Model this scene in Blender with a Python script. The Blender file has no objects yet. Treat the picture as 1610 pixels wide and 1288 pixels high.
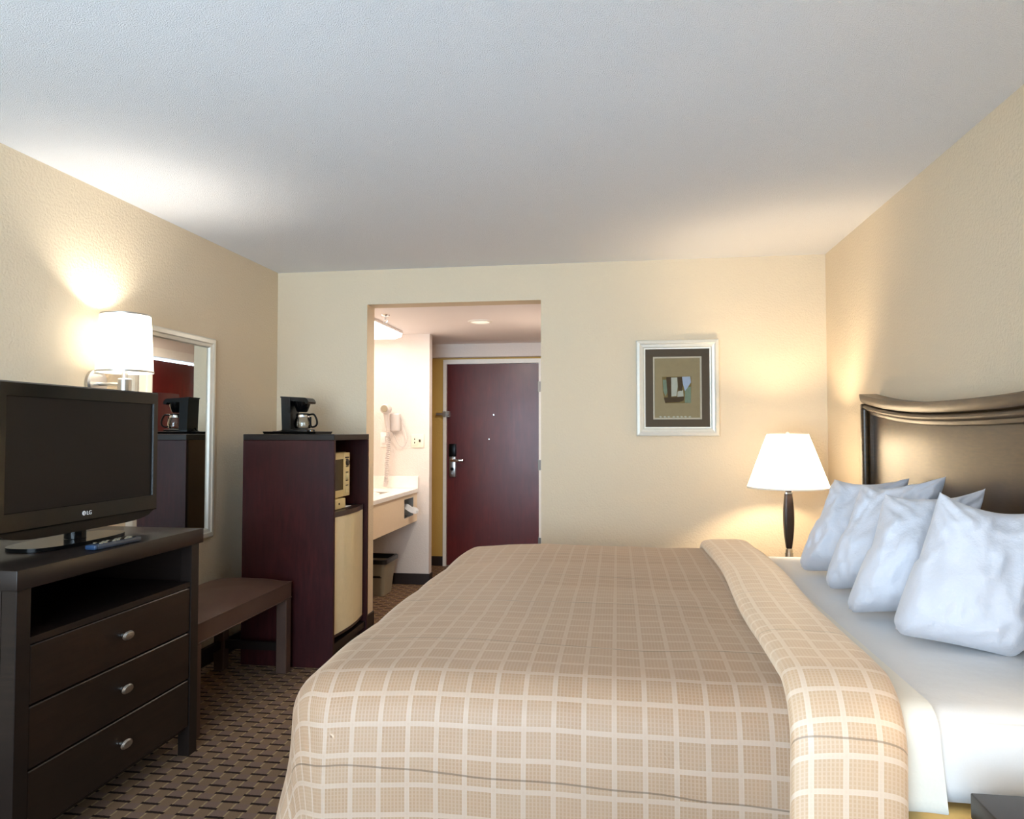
import bpy, bmesh, math, random
from mathutils import Vector, Matrix, noise
random.seed(4)
R = math.radians
scene = bpy.context.scene
C = scene.collection

# ------------------------------------------------------------------ camera, world, daylight, exposure
cam_d = bpy.data.cameras.new('camera'); cam = bpy.data.objects.new('camera', cam_d); C.objects.link(cam)
cam.location = (0, 0, 1.33); cam.rotation_euler = (R(90 + 1.84), 0, R(8.4))
cam_d.sensor_width = 36.0; cam_d.lens = 1121 / 1610 * 36.0; cam_d.clip_start = 0.05
scene.camera = cam
world = bpy.data.worlds.new('daylight'); scene.world = world; world.use_nodes = True
bg = world.node_tree.nodes['Background']
bg.inputs['Color'].default_value = (0.66, 0.83, 1.0, 1); bg.inputs['Strength'].default_value = 9.5
WIN = (-2.2, 0.2, 0.2, 2.36)          # the window behind the camera: x0, x1, z0, z1
REAR = -1.0                             # the wall the window is in
pd = bpy.data.lights.new('window_portal', 'AREA'); pd.shape = 'RECTANGLE'
pd.size = WIN[1] - WIN[0]; pd.size_y = WIN[3] - WIN[2]; pd.cycles.is_portal = True
po = bpy.data.objects.new('window_portal', pd); C.objects.link(po)
po.location = ((WIN[0] + WIN[1]) / 2, REAR - 0.2, (WIN[2] + WIN[3]) / 2); po.rotation_euler = (R(90), 0, 0)
vs = scene.view_settings
vs.view_transform = 'Standard'; vs.look = 'None'; vs.gamma = 1.0; vs.use_curve_mapping = False
vs.exposure = 1.0
scene.cycles.max_bounces = 10; scene.cycles.diffuse_bounces = 6; scene.cycles.glossy_bounces = 4
scene.cycles.sample_clamp_indirect = 6.0
scene.cycles.use_denoising = True
scene.cycles.caustics_reflective = False; scene.cycles.caustics_refractive = False

# ------------------------------------------------------------------ material helpers
def lin(c):
    return tuple(((v / 255) / 12.92 if v / 255 <= 0.04045 else ((v / 255 + 0.055) / 1.055) ** 2.4) for v in c) + (1,)
class NT:
    """small wrapper for building node trees"""
    def __init__(s, name):
        s.m = bpy.data.materials.new(name); s.m.use_nodes = True
        s.t = s.m.node_tree; s.b = s.t.nodes['Principled BSDF']; s.out = s.t.nodes['Material Output']
    def n(s, typ, **kw):
        nd = s.t.nodes.new(typ)
        for k, v in kw.items(): setattr(nd, k, v)
        return nd
    def l(s, a, b): s.t.links.new(a, b)
    def math(s, op, a, b=None, c=None):
        nd = s.n('ShaderNodeMath', operation=op)
        for i, v in enumerate((a, b, c)):
            if v is None: continue
            if isinstance(v, (int, float)): nd.inputs[i].default_value = v
            else: s.l(v, nd.inputs[i])
        return nd.outputs[0]
    def mix(s, f, a, b):
        nd = s.n('ShaderNodeMix', data_type='RGBA')
        for i, v in ((0, f), (6, a), (7, b)):
            if isinstance(v, (int, float)): nd.inputs[i].default_value = v
            elif isinstance(v, tuple): nd.inputs[i].default_value = v
            else: s.l(v, nd.inputs[i])
        return nd.outputs[2]
    def noise(s, vec, scale, detail=3.0, rough=0.5):
        nd = s.n('ShaderNodeTexNoise'); nd.inputs['Scale'].default_value = scale
        nd.inputs['Detail'].default_value = detail; nd.inputs['Roughness'].default_value = rough
        s.l(vec, nd.inputs['Vector']); return nd.outputs['Fac']
    def pos(s, scale=(1, 1, 1)):
        g = s.n('ShaderNodeTexCoord'); mp = s.n('ShaderNodeMapping'); mp.inputs['Scale'].default_value = scale
        s.l(g.outputs['Object'], mp.inputs['Vector']); return mp.outputs['Vector']
    def bump(s, h, strength, dist):
        nd = s.n('ShaderNodeBump'); nd.inputs['Strength'].default_value = strength; nd.inputs['Distance'].default_value = dist
        s.l(h, nd.inputs['Height']); s.l(nd.outputs['Normal'], s.b.inputs['Normal']); return nd
    def ramp(s, f, lo, hi):
        nd = s.n('ShaderNodeMapRange'); nd.inputs['From Min'].default_value = lo; nd.inputs['From Max'].default_value = hi
        s.l(f, nd.inputs['Value']); return nd.outputs['Result']
    def set(s, rough=None, metal=None, spec=None, color=None, coat=None, sheen=None):
        if rough is not None: s.b.inputs['Roughness'].default_value = rough
        if metal is not None: s.b.inputs['Metallic'].default_value = metal
        if spec is not None: s.b.inputs['Specular IOR Level'].default_value = spec
        if coat is not None: s.b.inputs['Coat Weight'].default_value = coat
        if sheen is not None: s.b.inputs['Sheen Weight'].default_value = sheen
        if color is not None: s.b.inputs['Base Color'].default_value = lin(color)
        return s
M = {}
def plain(key, color, rough=0.5, metal=0.0, spec=0.5, coat=None, vary=0.06, scale=30, bump=0.0, dist=0.002):
    t = NT(key); t.set(rough, metal, spec, color, coat)
    p = t.pos(); f = t.noise(p, scale)
    c = lin(color); d = tuple(max(0, v * (1 - vary)) for v in c[:3]) + (1,); e = tuple(min(1, v * (1 + vary)) for v in c[:3]) + (1,)
    t.l(t.mix(f, d, e), t.b.inputs['Base Color'])
    if bump: t.bump(f, bump, dist)
    M[key] = t.m; return t.m
def plaster(key, color, scale, strength, dist, vary=0.03):
    t = NT(key); t.set(0.75, spec=0.25)
    p = t.pos(); f = t.noise(p, scale, 4, 0.55); big = t.noise(p, 1.5, 2)
    c = lin(color)
    t.l(t.mix(big, tuple(v * (1 - vary) for v in c[:3]) + (1,), tuple(v * (1 + vary) for v in c[:3]) + (1,)), t.b.inputs['Base Color'])
    t.bump(t.ramp(f, 0.35, 0.65), strength, dist); M[key] = t.m
def wood(key, dark, light, rough, axis_scale, coat=0.0, spec=0.5, blotch=True):
    t = NT(key); t.set(rough, spec=spec, coat=coat); t.b.inputs['Coat Roughness'].default_value = 0.15
    p = t.pos(axis_scale); f = t.noise(p, 9, 6, 0.6); p2 = t.pos(); g = t.noise(p2, 3.0, 3)
    col = t.mix(t.ramp(f, 0.3, 0.7), lin(dark), lin(light))
    if blotch: col = t.mix(t.ramp(g, 0.3, 0.75), col, lin(dark))
    t.l(col, t.b.inputs['Base Color'])
    t.l(t.math('ADD', t.math('MULTIPLY', g, 0.12), rough - 0.06), t.b.inputs['Roughness'])
    t.bump(f, 0.06, 0.002); M[key] = t.m
def glow(key, color, strength, base=(245, 240, 230), translucent=0.0):
    t = NT(key); t.set(0.6, color=base)
    t.b.inputs['Emission Color'].default_value = lin(color); t.b.inputs['Emission Strength'].default_value = strength
    f = t.noise(t.pos(), 160, 2); t.bump(f, 0.05, 0.001)
    if translucent:
        tr = t.n('ShaderNodeBsdfTranslucent'); tr.inputs['Color'].default_value = lin(base)
        mx = t.n('ShaderNodeMixShader'); mx.inputs[0].default_value = translucent
        t.l(t.b.outputs[0], mx.inputs[1]); t.l(tr.outputs[0], mx.inputs[2]); t.l(mx.outputs[0], t.out.inputs['Surface'])
    M[key] = t.m

plaster('wall_paint', (223, 206, 179), 90, 0.35, 0.004)
plaster('hall_paint', (228, 217, 208), 90, 0.3, 0.003)
plaster('bath_paint', (205, 170, 95), 90, 0.3, 0.003)
plaster('ceiling_paint', (250, 250, 252), 240, 0.7, 0.006)
plaster('hall_ceiling_paint', (250, 243, 241), 130, 0.2, 0.002)
wood('espresso', (24, 17, 14), (37, 26, 21), 0.36, (1, 1, 8), spec=0.35)
wood('espresso_drawer', (28, 19, 14), (46, 30, 21), 0.36, (1, 1, 10), spec=0.35)
wood('mahogany', (42, 15, 17), (72, 28, 27), 0.36, (5, 5, 0.7), spec=0.3)
wood('door_mahogany', (78, 18, 16), (104, 32, 27), 0.30, (3, 3, 0.5), spec=0.45)
wood('headboard_wood', (58, 43, 27), (92, 69, 44), 0.36, (2, 2, 12), coat=0.1)
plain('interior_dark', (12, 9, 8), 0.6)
plain('black_gloss', (7, 7, 8), 0.15, spec=0.25)
plain('black_plastic', (5, 5, 5), 0.3, spec=0.2)
plain('bezel', (12, 10, 8), 0.16, spec=0.3)
plain('screen', (15, 15, 16), 0.35, spec=0.14)
plain('remote_grey', (52, 60, 72), 0.35)
plain('remote_blue', (38, 62, 92), 0.3)
plain('nickel', (190, 188, 184), 0.3, 1.0)
plain('chrome', (225, 228, 232), 0.15, 1.0)
plain('brass_dark', (120, 100, 60), 0.35, 0.9)
plain('silver_frame', (224, 220, 208), 0.36, 0.2)
plain('white_trim', (240, 234, 224), 0.45)
plain('baseboard_brown', (38, 26, 22), 0.5)
plain('cream_plastic', (232, 214, 160), 0.4)
plain('fridge_cream', (238, 222, 180), 0.16, coat=0.4)
plain('fridge_trim', (52, 36, 32), 0.3)
plain('oven_glass', (12, 12, 13), 0.1)
plain('white_plastic', (244, 238, 234), 0.4)
plain('counter_white', (248, 242, 234), 0.25)
plain('laminate', (236, 214, 184), 0.5, vary=0.05, scale=60)
plain('bin_grey', (150, 140, 118), 0.5)
plain('hardboard', (92, 64, 38), 0.6)
plain('dryer_plastic', (206, 197, 192), 0.4)
plain('ivory', (238, 229, 206), 0.4)
plain('hinge_steel', (118, 112, 106), 0.45, 0.8)
plain('liner_black', (22, 20, 20), 0.3)
plain('tissue_white', (250, 250, 250), 0.9)
plain('mat_brown', (112, 90, 70), 0.85, scale=200)
plain('mat_bevel', (246, 222, 190), 0.7)
plain('art_paper', (190, 160, 116), 0.85, vary=0.12, scale=25)
plain('art_ochre', (150, 120, 66), 0.85, vary=0.25, scale=60)
plain('art_brown', (92, 66, 40), 0.85, vary=0.3, scale=60)
plain('art_cream', (222, 210, 186), 0.85, vary=0.12, scale=60)
plain('art_lilac', (206, 208, 222), 0.85, vary=0.1, scale=60)
plain('art_green', (150, 160, 130), 0.85, vary=0.2, scale=60)
plain('spread_tan', (200, 165, 120), 0.8)
plain('box_fabric', (196, 158, 92), 0.85, scale=150)
plain('art_ink', (235, 224, 200), 0.8)
plain('logo_white', (225, 225, 225), 0.4)
plain('ink_dark', (60, 48, 36), 0.6)

def mirror_mat():
    t = NT('mirror_glass'); t.set(0.015, 1.0, color=(232, 236, 234)); M['mirror'] = t.m
mirror_mat()
def glass_mat(key, tint, gloss):
    t = NT(key); tr = t.n('ShaderNodeBsdfTransparent'); tr.inputs['Color'].default_value = tint
    gl = t.n('ShaderNodeBsdfGlossy'); gl.inputs['Roughness'].default_value = 0.03
    lw = t.n('ShaderNodeFresnel'); lw.inputs['IOR'].default_value = 1.5
    f = t.math('MULTIPLY', lw.outputs[0], gloss); mx = t.n('ShaderNodeMixShader')
    t.l(f, mx.inputs[0]); t.l(tr.outputs[0], mx.inputs[1]); t.l(gl.outputs[0], mx.inputs[2]); t.l(mx.outputs[0], t.out.inputs['Surface'])
    M[key] = t.m
glass_mat('pane_glass', (0.97, 0.98, 0.98, 1), 1.0)
glass_mat('carafe_glass', (0.75, 0.75, 0.72, 1), 2.2)

def carpet():
    t = NT('carpet_weave'); t.set(0.95, spec=0.1)
    g = t.n('ShaderNodeTexCoord'); sp = t.n('ShaderNodeSeparateXYZ'); t.l(g.outputs['Object'], sp.inputs[0])
    X, Y = sp.outputs[0], sp.outputs[1]
    pv = t.pos(); w1 = t.math('MULTIPLY', t.math('SUBTRACT', t.noise(pv, 120, 2), 0.5), 0.006)
    X = t.math('ADD', X, w1); Y = t.math('ADD', Y, w1)
    ry = t.math('MULTIPLY', Y, 1 / 0.052); row = t.math('FLOOR', ry); fy = t.math('FRACT', ry)
    odd = t.math('MULTIPLY', t.math('FLOORED_MODULO', row, 2.0), 0.5)
    fx = t.math('FRACT', t.math('ADD', t.math('MULTIPLY', X, 1 / 0.112), odd))
    ax = t.math('ABSOLUTE', t.math('SUBTRACT', fx, 0.5))
    bar = t.math('MULTIPLY', t.math('LESS_THAN', ax, 0.31), t.math('LESS_THAN', fy, 0.26))
    edge = t.math('MULTIPLY', t.math('LESS_THAN', t.math('ABSOLUTE', t.math('SUBTRACT', ax, 0.26)), 0.03), t.math('GREATER_THAN', fy, 0.26))
    tuft = t.ramp(t.noise(pv, 420, 3, 0.7), 0.25, 0.75)
    inner = t.math('LESS_THAN', ax, 0.26)
    base = t.mix(inner, lin((146, 116, 88)), lin((140, 112, 96)))
    base = t.mix(t.math('MULTIPLY', tuft, 0.75), base, lin((86, 66, 54)))
    c = t.mix(edge, base, lin((160, 134, 98))); c = t.mix(bar, c, lin((46, 33, 27)))
    t.l(c, t.b.inputs['Base Color'])
    t.bump(t.math('ADD', t.math('MULTIPLY', tuft, 0.5), t.math('MULTIPLY', bar, -0.6)), 0.7, 0.006); M['carpet'] = t.m
carpet()
def comforter_mat():
    t = NT('comforter_plaid'); t.set(0.48, spec=0.5, sheen=0.8); t.b.inputs['Sheen Roughness'].default_value = 0.45; t.b.inputs['Sheen Tint'].default_value = lin((240, 215, 185))
    g = t.n('ShaderNodeTexCoord'); sp = t.n('ShaderNodeSeparateXYZ'); t.l(g.outputs['UV'], sp.inputs[0])
    U, V = sp.outputs[0], sp.outputs[1]; cell = 0.069
    def line(c, period, w): return t.math('LESS_THAN', t.math('FRACT', t.math('MULTIPLY', c, 1 / period)), w)
    lu = line(U, cell, 0.17); lv = line(V, cell, 0.17); big = t.math('MAXIMUM', lu, lv)
    mu = line(U, cell / 8, 0.4); mv = line(V, cell / 8, 0.35)
    uv = t.n('ShaderNodeMapping'); t.l(g.outputs['UV'], uv.inputs['Vector'])
    cl = t.n('ShaderNodeTexWhiteNoise', noise_dimensions='2D')
    cmb = t.n('ShaderNodeCombineXYZ')
    t.l(t.math('FLOOR', t.math('MULTIPLY', U, 1 / cell)), cmb.inputs[0]); t.l(t.math('FLOOR', t.math('MULTIPLY', V, 1 / cell)), cmb.inputs[1])
    t.l(cmb.outputs[0], cl.inputs['Vector'])
    base = t.mix(t.math('MULTIPLY', cl.outputs['Value'], 0.5), lin((201, 164, 129)), lin((210, 178, 146)))
    fine = t.math('MULTIPLY', t.math('MAXIMUM', mu, t.math('MULTIPLY', mv, 0.7)), 0.5)
    c = t.mix(fine, base, lin((220, 194, 168)))
    c = t.mix(t.math('MULTIPLY', big, 0.7), c, lin((228, 206, 184)))
    # quilting seams, a stitched channel every half metre or so
    wv = t.math('MULTIPLY', t.noise(uv.outputs['Vector'], 2.2, 2), 0.05); st = line(t.math('ADD', t.math('ADD', V, t.math('MULTIPLY', U, 0.045)), wv), 0.47, 0.009); c = t.mix(t.math('MULTIPLY', st, 0.6), c, lin((120, 96, 76)))
    t.l(c, t.b.inputs['Base Color'])
    wr = t.noise(uv.outputs['Vector'], 14, 3)
    h = t.math('ADD', t.math('MULTIPLY', big, 0.15), t.math('ADD', t.math('MULTIPLY', fine, 0.25), t.math('SUBTRACT', t.math('MULTIPLY', wr, 1.6), t.math('MULTIPLY', st, 2.0))))
    t.bump(h, 0.35, 0.004); M['comforter'] = t.m
comforter_mat()
def linen(key, color, scale, strength):
    t = NT(key); t.set(0.7, spec=0.3, color=color, sheen=0.35)
    p = t.pos((1, 1, 1)); f = t.noise(p, scale, 5, 0.6); w = t.noise(p, 300, 2)
    c = lin(color); t.l(t.mix(w, c, tuple(v * 0.96 for v in c[:3]) + (1,)), t.b.inputs['Base Color'])
    t.bump(f, strength, 0.02); M[key] = t.m
linen('pillow_cotton', (212, 212, 219), 9, 0.6)
linen('sheet_cotton', (224, 223, 222), 5, 0.25)
linen('flat_sheet_cotton', (234, 228, 214), 5, 0.25)
def vinyl():
    t = NT('brown_vinyl'); t.set(0.5, spec=0.4); p = t.pos(); f = t.noise(p, 250, 4); g = t.noise(p, 6, 3)
    t.l(t.mix(g, lin((66, 46, 38)), lin((88, 64, 52))), t.b.inputs['Base Color']); t.bump(f, 0.25, 0.001); M['vinyl'] = t.m
vinyl()
glow('sconce_shade_cloth', (255, 252, 246), 0.5, translucent=0.3)
glow('lamp_shade_cloth', (255, 236, 205), 0.6, translucent=0.5)
glow('bulb_glow', (255, 240, 215), 4.0)
glow('fluorescent_lens', (255, 250, 246), 1.3)
glow('downlight_lens', (255, 246, 222), 0.35)

# ------------------------------------------------------------------ mesh helpers
def box(bm, x0, x1, y0, y1, z0, z1, bev=0.0, seg=1):
    vs_ = [bm.verts.new(p) for p in ((x0,y0,z0),(x1,y0,z0),(x1,y1,z0),(x0,y1,z0),(x0,y0,z1),(x1,y0,z1),(x1,y1,z1),(x0,y1,z1))]
    fs = [bm.faces.new([vs_[i] for i in q]) for q in ((3,2,1,0),(4,5,6,7),(0,1,5,4),(1,2,6,5),(2,3,7,6),(3,0,4,7))]
    if bev:
        es = list({e for f in fs for e in f.edges})
        bmesh.ops.bevel(bm, geom=es, offset=bev, segments=seg, affect='EDGES', profile=0.5)
    return bm
def B(*a, bev=0.0, seg=1):
    bm = bmesh.new(); box(bm, *a, bev=bev, seg=seg); return bm
def lathe(bm, prof, cx, cy, seg=32, axis='z', z0=0.0, caps=True):
    """prof: list of (r, t) along the axis"""
    rings = []
    for r, t in prof:
        ring = []
        for k in range(seg):
            a = 2 * math.pi * k / seg; c, s = r * math.cos(a), r * math.sin(a)
            if axis == 'z': p = (cx + c, cy + s, z0 + t)
            elif axis == 'x': p = (z0 + t, cx + c, cy + s)
            else: p = (cx + c, z0 + t, cy + s)
            ring.append(bm.verts.new(p))
        rings.append(ring)
    for a, b in zip(rings, rings[1:]):
        for k in range(seg):
            j = (k + 1) % seg
            bm.faces.new((a[k], a[j], b[j], b[k]))
    if caps:
        bm.faces.new(rings[0][::-1]); bm.faces.new(rings[-1])
    bmesh.ops.recalc_face_normals(bm, faces=bm.faces[:])
    return bm
def L(prof, cx, cy, **k):
    return lathe(bmesh.new(), prof, cx, cy, **k)
def tube(bm, pts, r, seg=10):
    pts = [Vector(p) for p in pts]; rings = []; n = len(pts); up = None
    for i, p in enumerate(pts):
        d = (pts[min(i + 1, n - 1)] - pts[max(i - 1, 0)]).normalized()
        if up is None: up = d.orthogonal().normalized()
        up = (up - d * up.dot(d)).normalized(); s = d.cross(up)
        rr = r[i] if isinstance(r, (list, tuple)) else r
        rings.append([bm.verts.new(p + (up * math.cos(2*math.pi*k/seg) + s * math.sin(2*math.pi*k/seg)) * rr) for k in range(seg)])
    for a, b in zip(rings, rings[1:]):
        for k in range(seg): bm.faces.new((a[k], a[(k+1) % seg], b[(k+1) % seg], b[k]))
    bm.faces.new(rings[0][::-1]); bm.faces.new(rings[-1])
    bmesh.ops.recalc_face_normals(bm, faces=bm.faces[:]); return bm
def T(pts, r, seg=10): return tube(bmesh.new(), pts, r, seg)
def smooth_path(pts, n=8):
    P = [Vector(p) for p in pts]; out = []
    for i in range(len(P) - 1):
        a, b, c, d = P[max(i-1, 0)], P[i], P[i+1], P[min(i+2, len(P)-1)]
        for k in range(n):
            t = k / n
            out.append(0.5 * ((2*b) + (c-a)*t + (2*a-5*b+4*c-d)*t*t + (3*b-a-3*c+d)*t**3))
    out.append(P[-1]); return out
def prism(bm, poly, axis, t0, t1):
    """poly of 2D points extruded along axis ('x': (y,z), 'y': (x,z), 'z': (x,y))"""
    def P(u, v, t): return {'x': (t, u, v), 'y': (u, t, v), 'z': (u, v, t)}[axis]
    a = [bm.verts.new(P(u, v, t0)) for u, v in poly]; b = [bm.verts.new(P(u, v, t1)) for u, v in poly]
    n = len(poly)
    for k in range(n): bm.faces.new((a[k], a[(k+1) % n], b[(k+1) % n], b[k]))
    bm.faces.new(a[::-1]); bm.faces.new(b); bmesh.ops.recalc_face_normals(bm, faces=bm.faces[:]); return bm
def PR(poly, axis, t0, t1): return prism(bmesh.new(), poly, axis, t0, t1)
def mesh_of(name, bm, base, sharp=32):
    bmesh.ops.translate(bm, verts=bm.verts[:], vec=-Vector(base))
    me = bpy.data.meshes.new(name); bm.to_mesh(me); bm.free()
    for p in me.polygons: p.use_smooth = True
    me.set_sharp_from_angle(angle=R(sharp)); return me
def tag(o, label=None, cat=None, group=None, kind=None):
    if label: o['label'] = label
    if cat: o['category'] = cat
    if group: o['group'] = group
    if kind: o['kind'] = kind
    return o
def bbox_base(bm):
    xs = [v.co for v in bm.verts]
    return ((min(v.x for v in xs) + max(v.x for v in xs)) / 2, (min(v.y for v in xs) + max(v.y for v in xs)) / 2, min(v.z for v in xs))
def single(name, bm, mat, label, cat, group=None, sharp=32):
    base = bbox_base(bm); o = bpy.data.objects.new(name, mesh_of(name, bm, base, sharp)); o.location = base
    o.data.materials.append(M[mat]); C.objects.link(o); return tag(o, label, cat, group)
class Thing:
    def __init__(s, name, label, cat, base, group=None):
        s.base = Vector(base); s.o = bpy.data.objects.new(name, None); s.o.location = base
        s.o.empty_display_size = 0.1; C.objects.link(s.o); tag(s.o, label, cat, group)
    def part(s, name, bm, mat, parent=None, label=None, sharp=32):
        o = bpy.data.objects.new(name, mesh_of(name, bm, s.base, sharp)); o.data.materials.append(M[mat])
        C.objects.link(o); o.parent = parent or s.o
        if label: o['label'] = label
        return o
class Struct(Thing):
    """a piece of the setting made of one mesh, with parts under it"""
    def __init__(s, name, bm, mat, label=None):
        s.base = Vector(bbox_base(bm)); s.o = bpy.data.objects.new(name, mesh_of(name, bm, s.base)); s.o.location = s.base
        s.o.data.materials.append(M[mat]); C.objects.link(s.o); s.o['kind'] = 'structure'
        if label: s.o['label'] = label
def joined(*boxes, bev=0.0):
    bm = bmesh.new()
    for b in boxes: box(bm, *b, bev=bev)
    return bm

# ------------------------------------------------------------------ the room shell
LX, RX, BY, CZ = -2.335, 1.287, 4.648, 2.44
BY2 = BY + 0.148                         # far face of the wall with the opening
OX0, OX1, OZ = -1.686, -0.494, 2.203     # the opening into the entry hall
HZ = 2.203                               # hall ceiling
PX, PY, PY2 = -1.636, 6.10, 6.19         # end wall of the vanity alcove
EY = 6.98                                # wall with the entry door
AX = -2.45                               # back of the vanity alcove
Struct('floor', B(-2.7, 1.5, -1.3, 7.3, -0.1, 0), 'carpet', 'taupe woven-pattern carpet with dark dashes')
Struct('ceiling', B(LX - 0.15, RX + 0.15, REAR - 0.15, BY2, CZ, CZ + 0.1), 'ceiling_paint', 'white textured room ceiling')
Struct('wall_left', B(LX - 0.15, LX, REAR - 0.15, BY, 0, CZ), 'wall_paint', 'beige textured wall behind the television')
Struct('wall_right', B(RX, RX + 0.15, REAR - 0.15, BY, 0, CZ), 'wall_paint', 'beige textured wall behind the headboard')
Struct('wall_back', joined((LX - 0.15, OX0, BY, BY2, 0, CZ), (OX1, RX + 0.15, BY, BY2, 0, CZ), (OX0, OX1, BY, BY2, OZ, CZ)), 'wall_paint', 'beige wall with the opening to the entry hall')
wx0, wx1, wz0, wz1 = WIN
Struct('wall_rear', joined((LX, wx0, REAR - 0.15, REAR, 0, CZ), (wx1, RX, REAR - 0.15, REAR, 0, CZ), (wx0, wx1, REAR - 0.15, REAR, 0, wz0), (wx0, wx1, REAR - 0.15, REAR, wz1, CZ)), 'wall_paint')
w = Struct('window_1', joined((wx0, wx1, REAR - 0.12, REAR - 0.04, wz0, wz0 + 0.05), (wx0, wx1, REAR - 0.12, REAR - 0.04, wz1 - 0.05, wz1), (wx0, wx0 + 0.05, REAR - 0.12, REAR - 0.04, wz0 + 0.05, wz1 - 0.05), (wx1 - 0.05, wx1, REAR - 0.12, REAR - 0.04, wz0 + 0.05, wz1 - 0.05)), 'white_trim')
mid = (wx0 + wx1) / 2
w.part('mullion', B(mid - 0.03, mid + 0.03, REAR - 0.11, REAR - 0.05, wz0 + 0.05, wz1 - 0.05), 'white_trim')
for a, b in ((wx0 + 0.05, mid - 0.03), (mid + 0.03, wx1 - 0.05)):
    w.part('pane', B(a, b, REAR - 0.085, REAR - 0.08, wz0 + 0.05, wz1 - 0.05), 'pane_glass')
# entry hall and vanity alcove
D2 = (5.86, 6.66)
Struct('ceiling_hall', B(AX - 0.1, OX1 + 0.1, BY2, EY + 0.1, HZ, HZ + 0.08), 'hall_ceiling_paint', 'pinkish white entry hall ceiling')
Struct('wall_hall_right', joined((OX1, OX1 + 0.1, BY2, D2[0], 0, HZ), (OX1, OX1 + 0.1, D2[1], EY, 0, HZ), (OX1, OX1 + 0.1, D2[0], D2[1], 2.04, HZ)), 'hall_paint')
Struct('wall_alcove_left', B(AX - 0.1, AX, BY2, EY, 0, HZ), 'hall_paint')
Struct('wall_partition', B(AX, PX, PY, PY2, 0, HZ), 'hall_paint', 'pale end wall of the vanity alcove')
dx0, dx1, dz1 = -1.692, -0.764, 2.014
Struct('wall_entry', joined((AX - 0.1, dx0 - 0.01, EY, EY + 0.1, 0, HZ), (dx1 + 0.01, OX1 + 0.1, EY, EY + 0.1, 0, HZ), (dx0 - 0.01, dx1 + 0.01, EY, EY + 0.1, dz1 + 0.01, HZ)), 'bath_paint', 'yellowish wall around the entry door')
Struct('trim_1', B(AX, OX1, EY - 0.10, EY, 2.074, HZ), 'hall_paint', 'shallow header above the entry door')
# entry door with frame and hardware
d = Struct('door_1', B(dx0, dx1, EY + 0.012, EY + 0.055, 0.006, dz1), 'door_mahogany', 'dark mahogany flush entry door')
fr = joined((dx0 - 0.034, dx0 - 0.001, EY - 0.018, EY + 0.06, 0, dz1 + 0.045), (dx1 + 0.001, dx1 + 0.034, EY - 0.018, EY + 0.06, 0, dz1 + 0.045), (dx0 - 0.001, dx1 + 0.001, EY - 0.018, EY + 0.06, dz1 + 0.002, dz1 + 0.045))
d.part('door_frame', fr, 'white_trim', label='white painted metal door frame')
for z in (0.25, 1.01, 1.78):
    h = bmesh.new(); lathe(h, [(0.011, 0), (0.011, 0.11)], dx1 + 0.002, EY + 0.002, seg=12, z0=z - 0.055); box(h, dx1 - 0.006, dx1 + 0.022, EY - 0.0195, EY + 0.011, z - 0.05, z + 0.05)
    d.part('hinge', h, 'hinge_steel')
def ax(x): return x
lockx = dx0 + 0.062
rd = d.part('card_reader', B(lockx - 0.034, lockx + 0.036, EY - 0.028, EY + 0.012, 1.09, 1.215, bev=0.006, seg=2), 'black_plastic', label='black card reader of the lock')
lp = d.part('lock_plate', B(lockx - 0.034, lockx + 0.032, EY - 0.014, EY + 0.012, 0.885, 1.09, bev=0.006, seg=2), 'nickel', label='brushed nickel lock plate')
lv = bmesh.new(); lathe(lv, [(0.014, 0), (0.014, 0.05)], lockx, 1.055, seg=16, axis='y', z0=EY - 0.064)
box(lv, lockx - 0.012, lockx + 0.12, EY - 0.066, EY - 0.048, 1.038, 1.064, bev=0.006, seg=2)
d.part('lever', lv, 'chrome', lp)
d.part('keyhole', L([(0.016, 0), (0.016, 0.008)], lockx - 0.002, 0.965, seg=16, axis='y', z0=EY - 0.02), 'black_plastic', lp)
d.part('deadbolt_knob', L([(0.013, 0), (0.010, 0.02)], lockx + 0.004, 0.925, seg=16, axis='y', z0=EY - 0.033), 'nickel', lp)
for px_, pz_ in ((-1.215, 1.505), (-1.262, 1.263)):
    d.part('peephole', L([(0.008, 0), (0.008, 0.009), (0.006, 0.012)], px_, pz_, seg=16, axis='y', z0=EY), 'chrome')
gl_ = bmesh.new(); box(gl_, dx0 - 0.10, dx0 - 0.016, EY - 0.05, EY - 0.034, 1.50, 1.524, bev=0.004); box(gl_, dx0 - 0.034, dx0 - 0.006, EY - 0.05, EY - 0.018, 1.485, 1.54, bev=0.004)
box(gl_, dx0 + 0.004, dx0 + 0.034, EY - 0.03, EY + 0.012, 1.482, 1.545, bev=0.004); lathe(gl_, [(0.013, 0), (0.017, 0.012), (0.013, 0.024)], dx0 + 0.02, 1.513, seg=14, axis='y', z0=EY - 0.052)
d.part('security_latch', gl_, 'nickel', label='swing bar door guard')
# side door on the hall's right wall (seen in the dresser mirror)
d2 = Struct('door_2', B(OX1 + 0.055, OX1 + 0.095, D2[0] + 0.004, D2[1] - 0.004, 0.006, 2.0), 'door_mahogany')
d2.part('door_frame', joined((OX1 - 0.015, OX1 + 0.09, D2[0] - 0.06, D2[0] + 0.003, 0, 2.1), (OX1 - 0.015, OX1 + 0.09, D2[1] - 0.003, D2[1] + 0.06, 0, 2.1), (OX1 - 0.015, OX1 + 0.09, D2[0] + 0.003, D2[1] - 0.003, 2.02, 2.1)), 'white_trim')
d2.part('door_mirror', B(OX1 + 0.048, OX1 + 0.055, 5.93, 6.36, 0.45, 1.70), 'mirror')
d2.part('knob', L([(0.012, 0), (0.012, 0.03), (0.028, 0.04), (0.028, 0.055), (0.012, 0.065)], D2[1] - 0.07, 1.0, seg=16, axis='x', z0=OX1 - 0.012), 'nickel')
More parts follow.
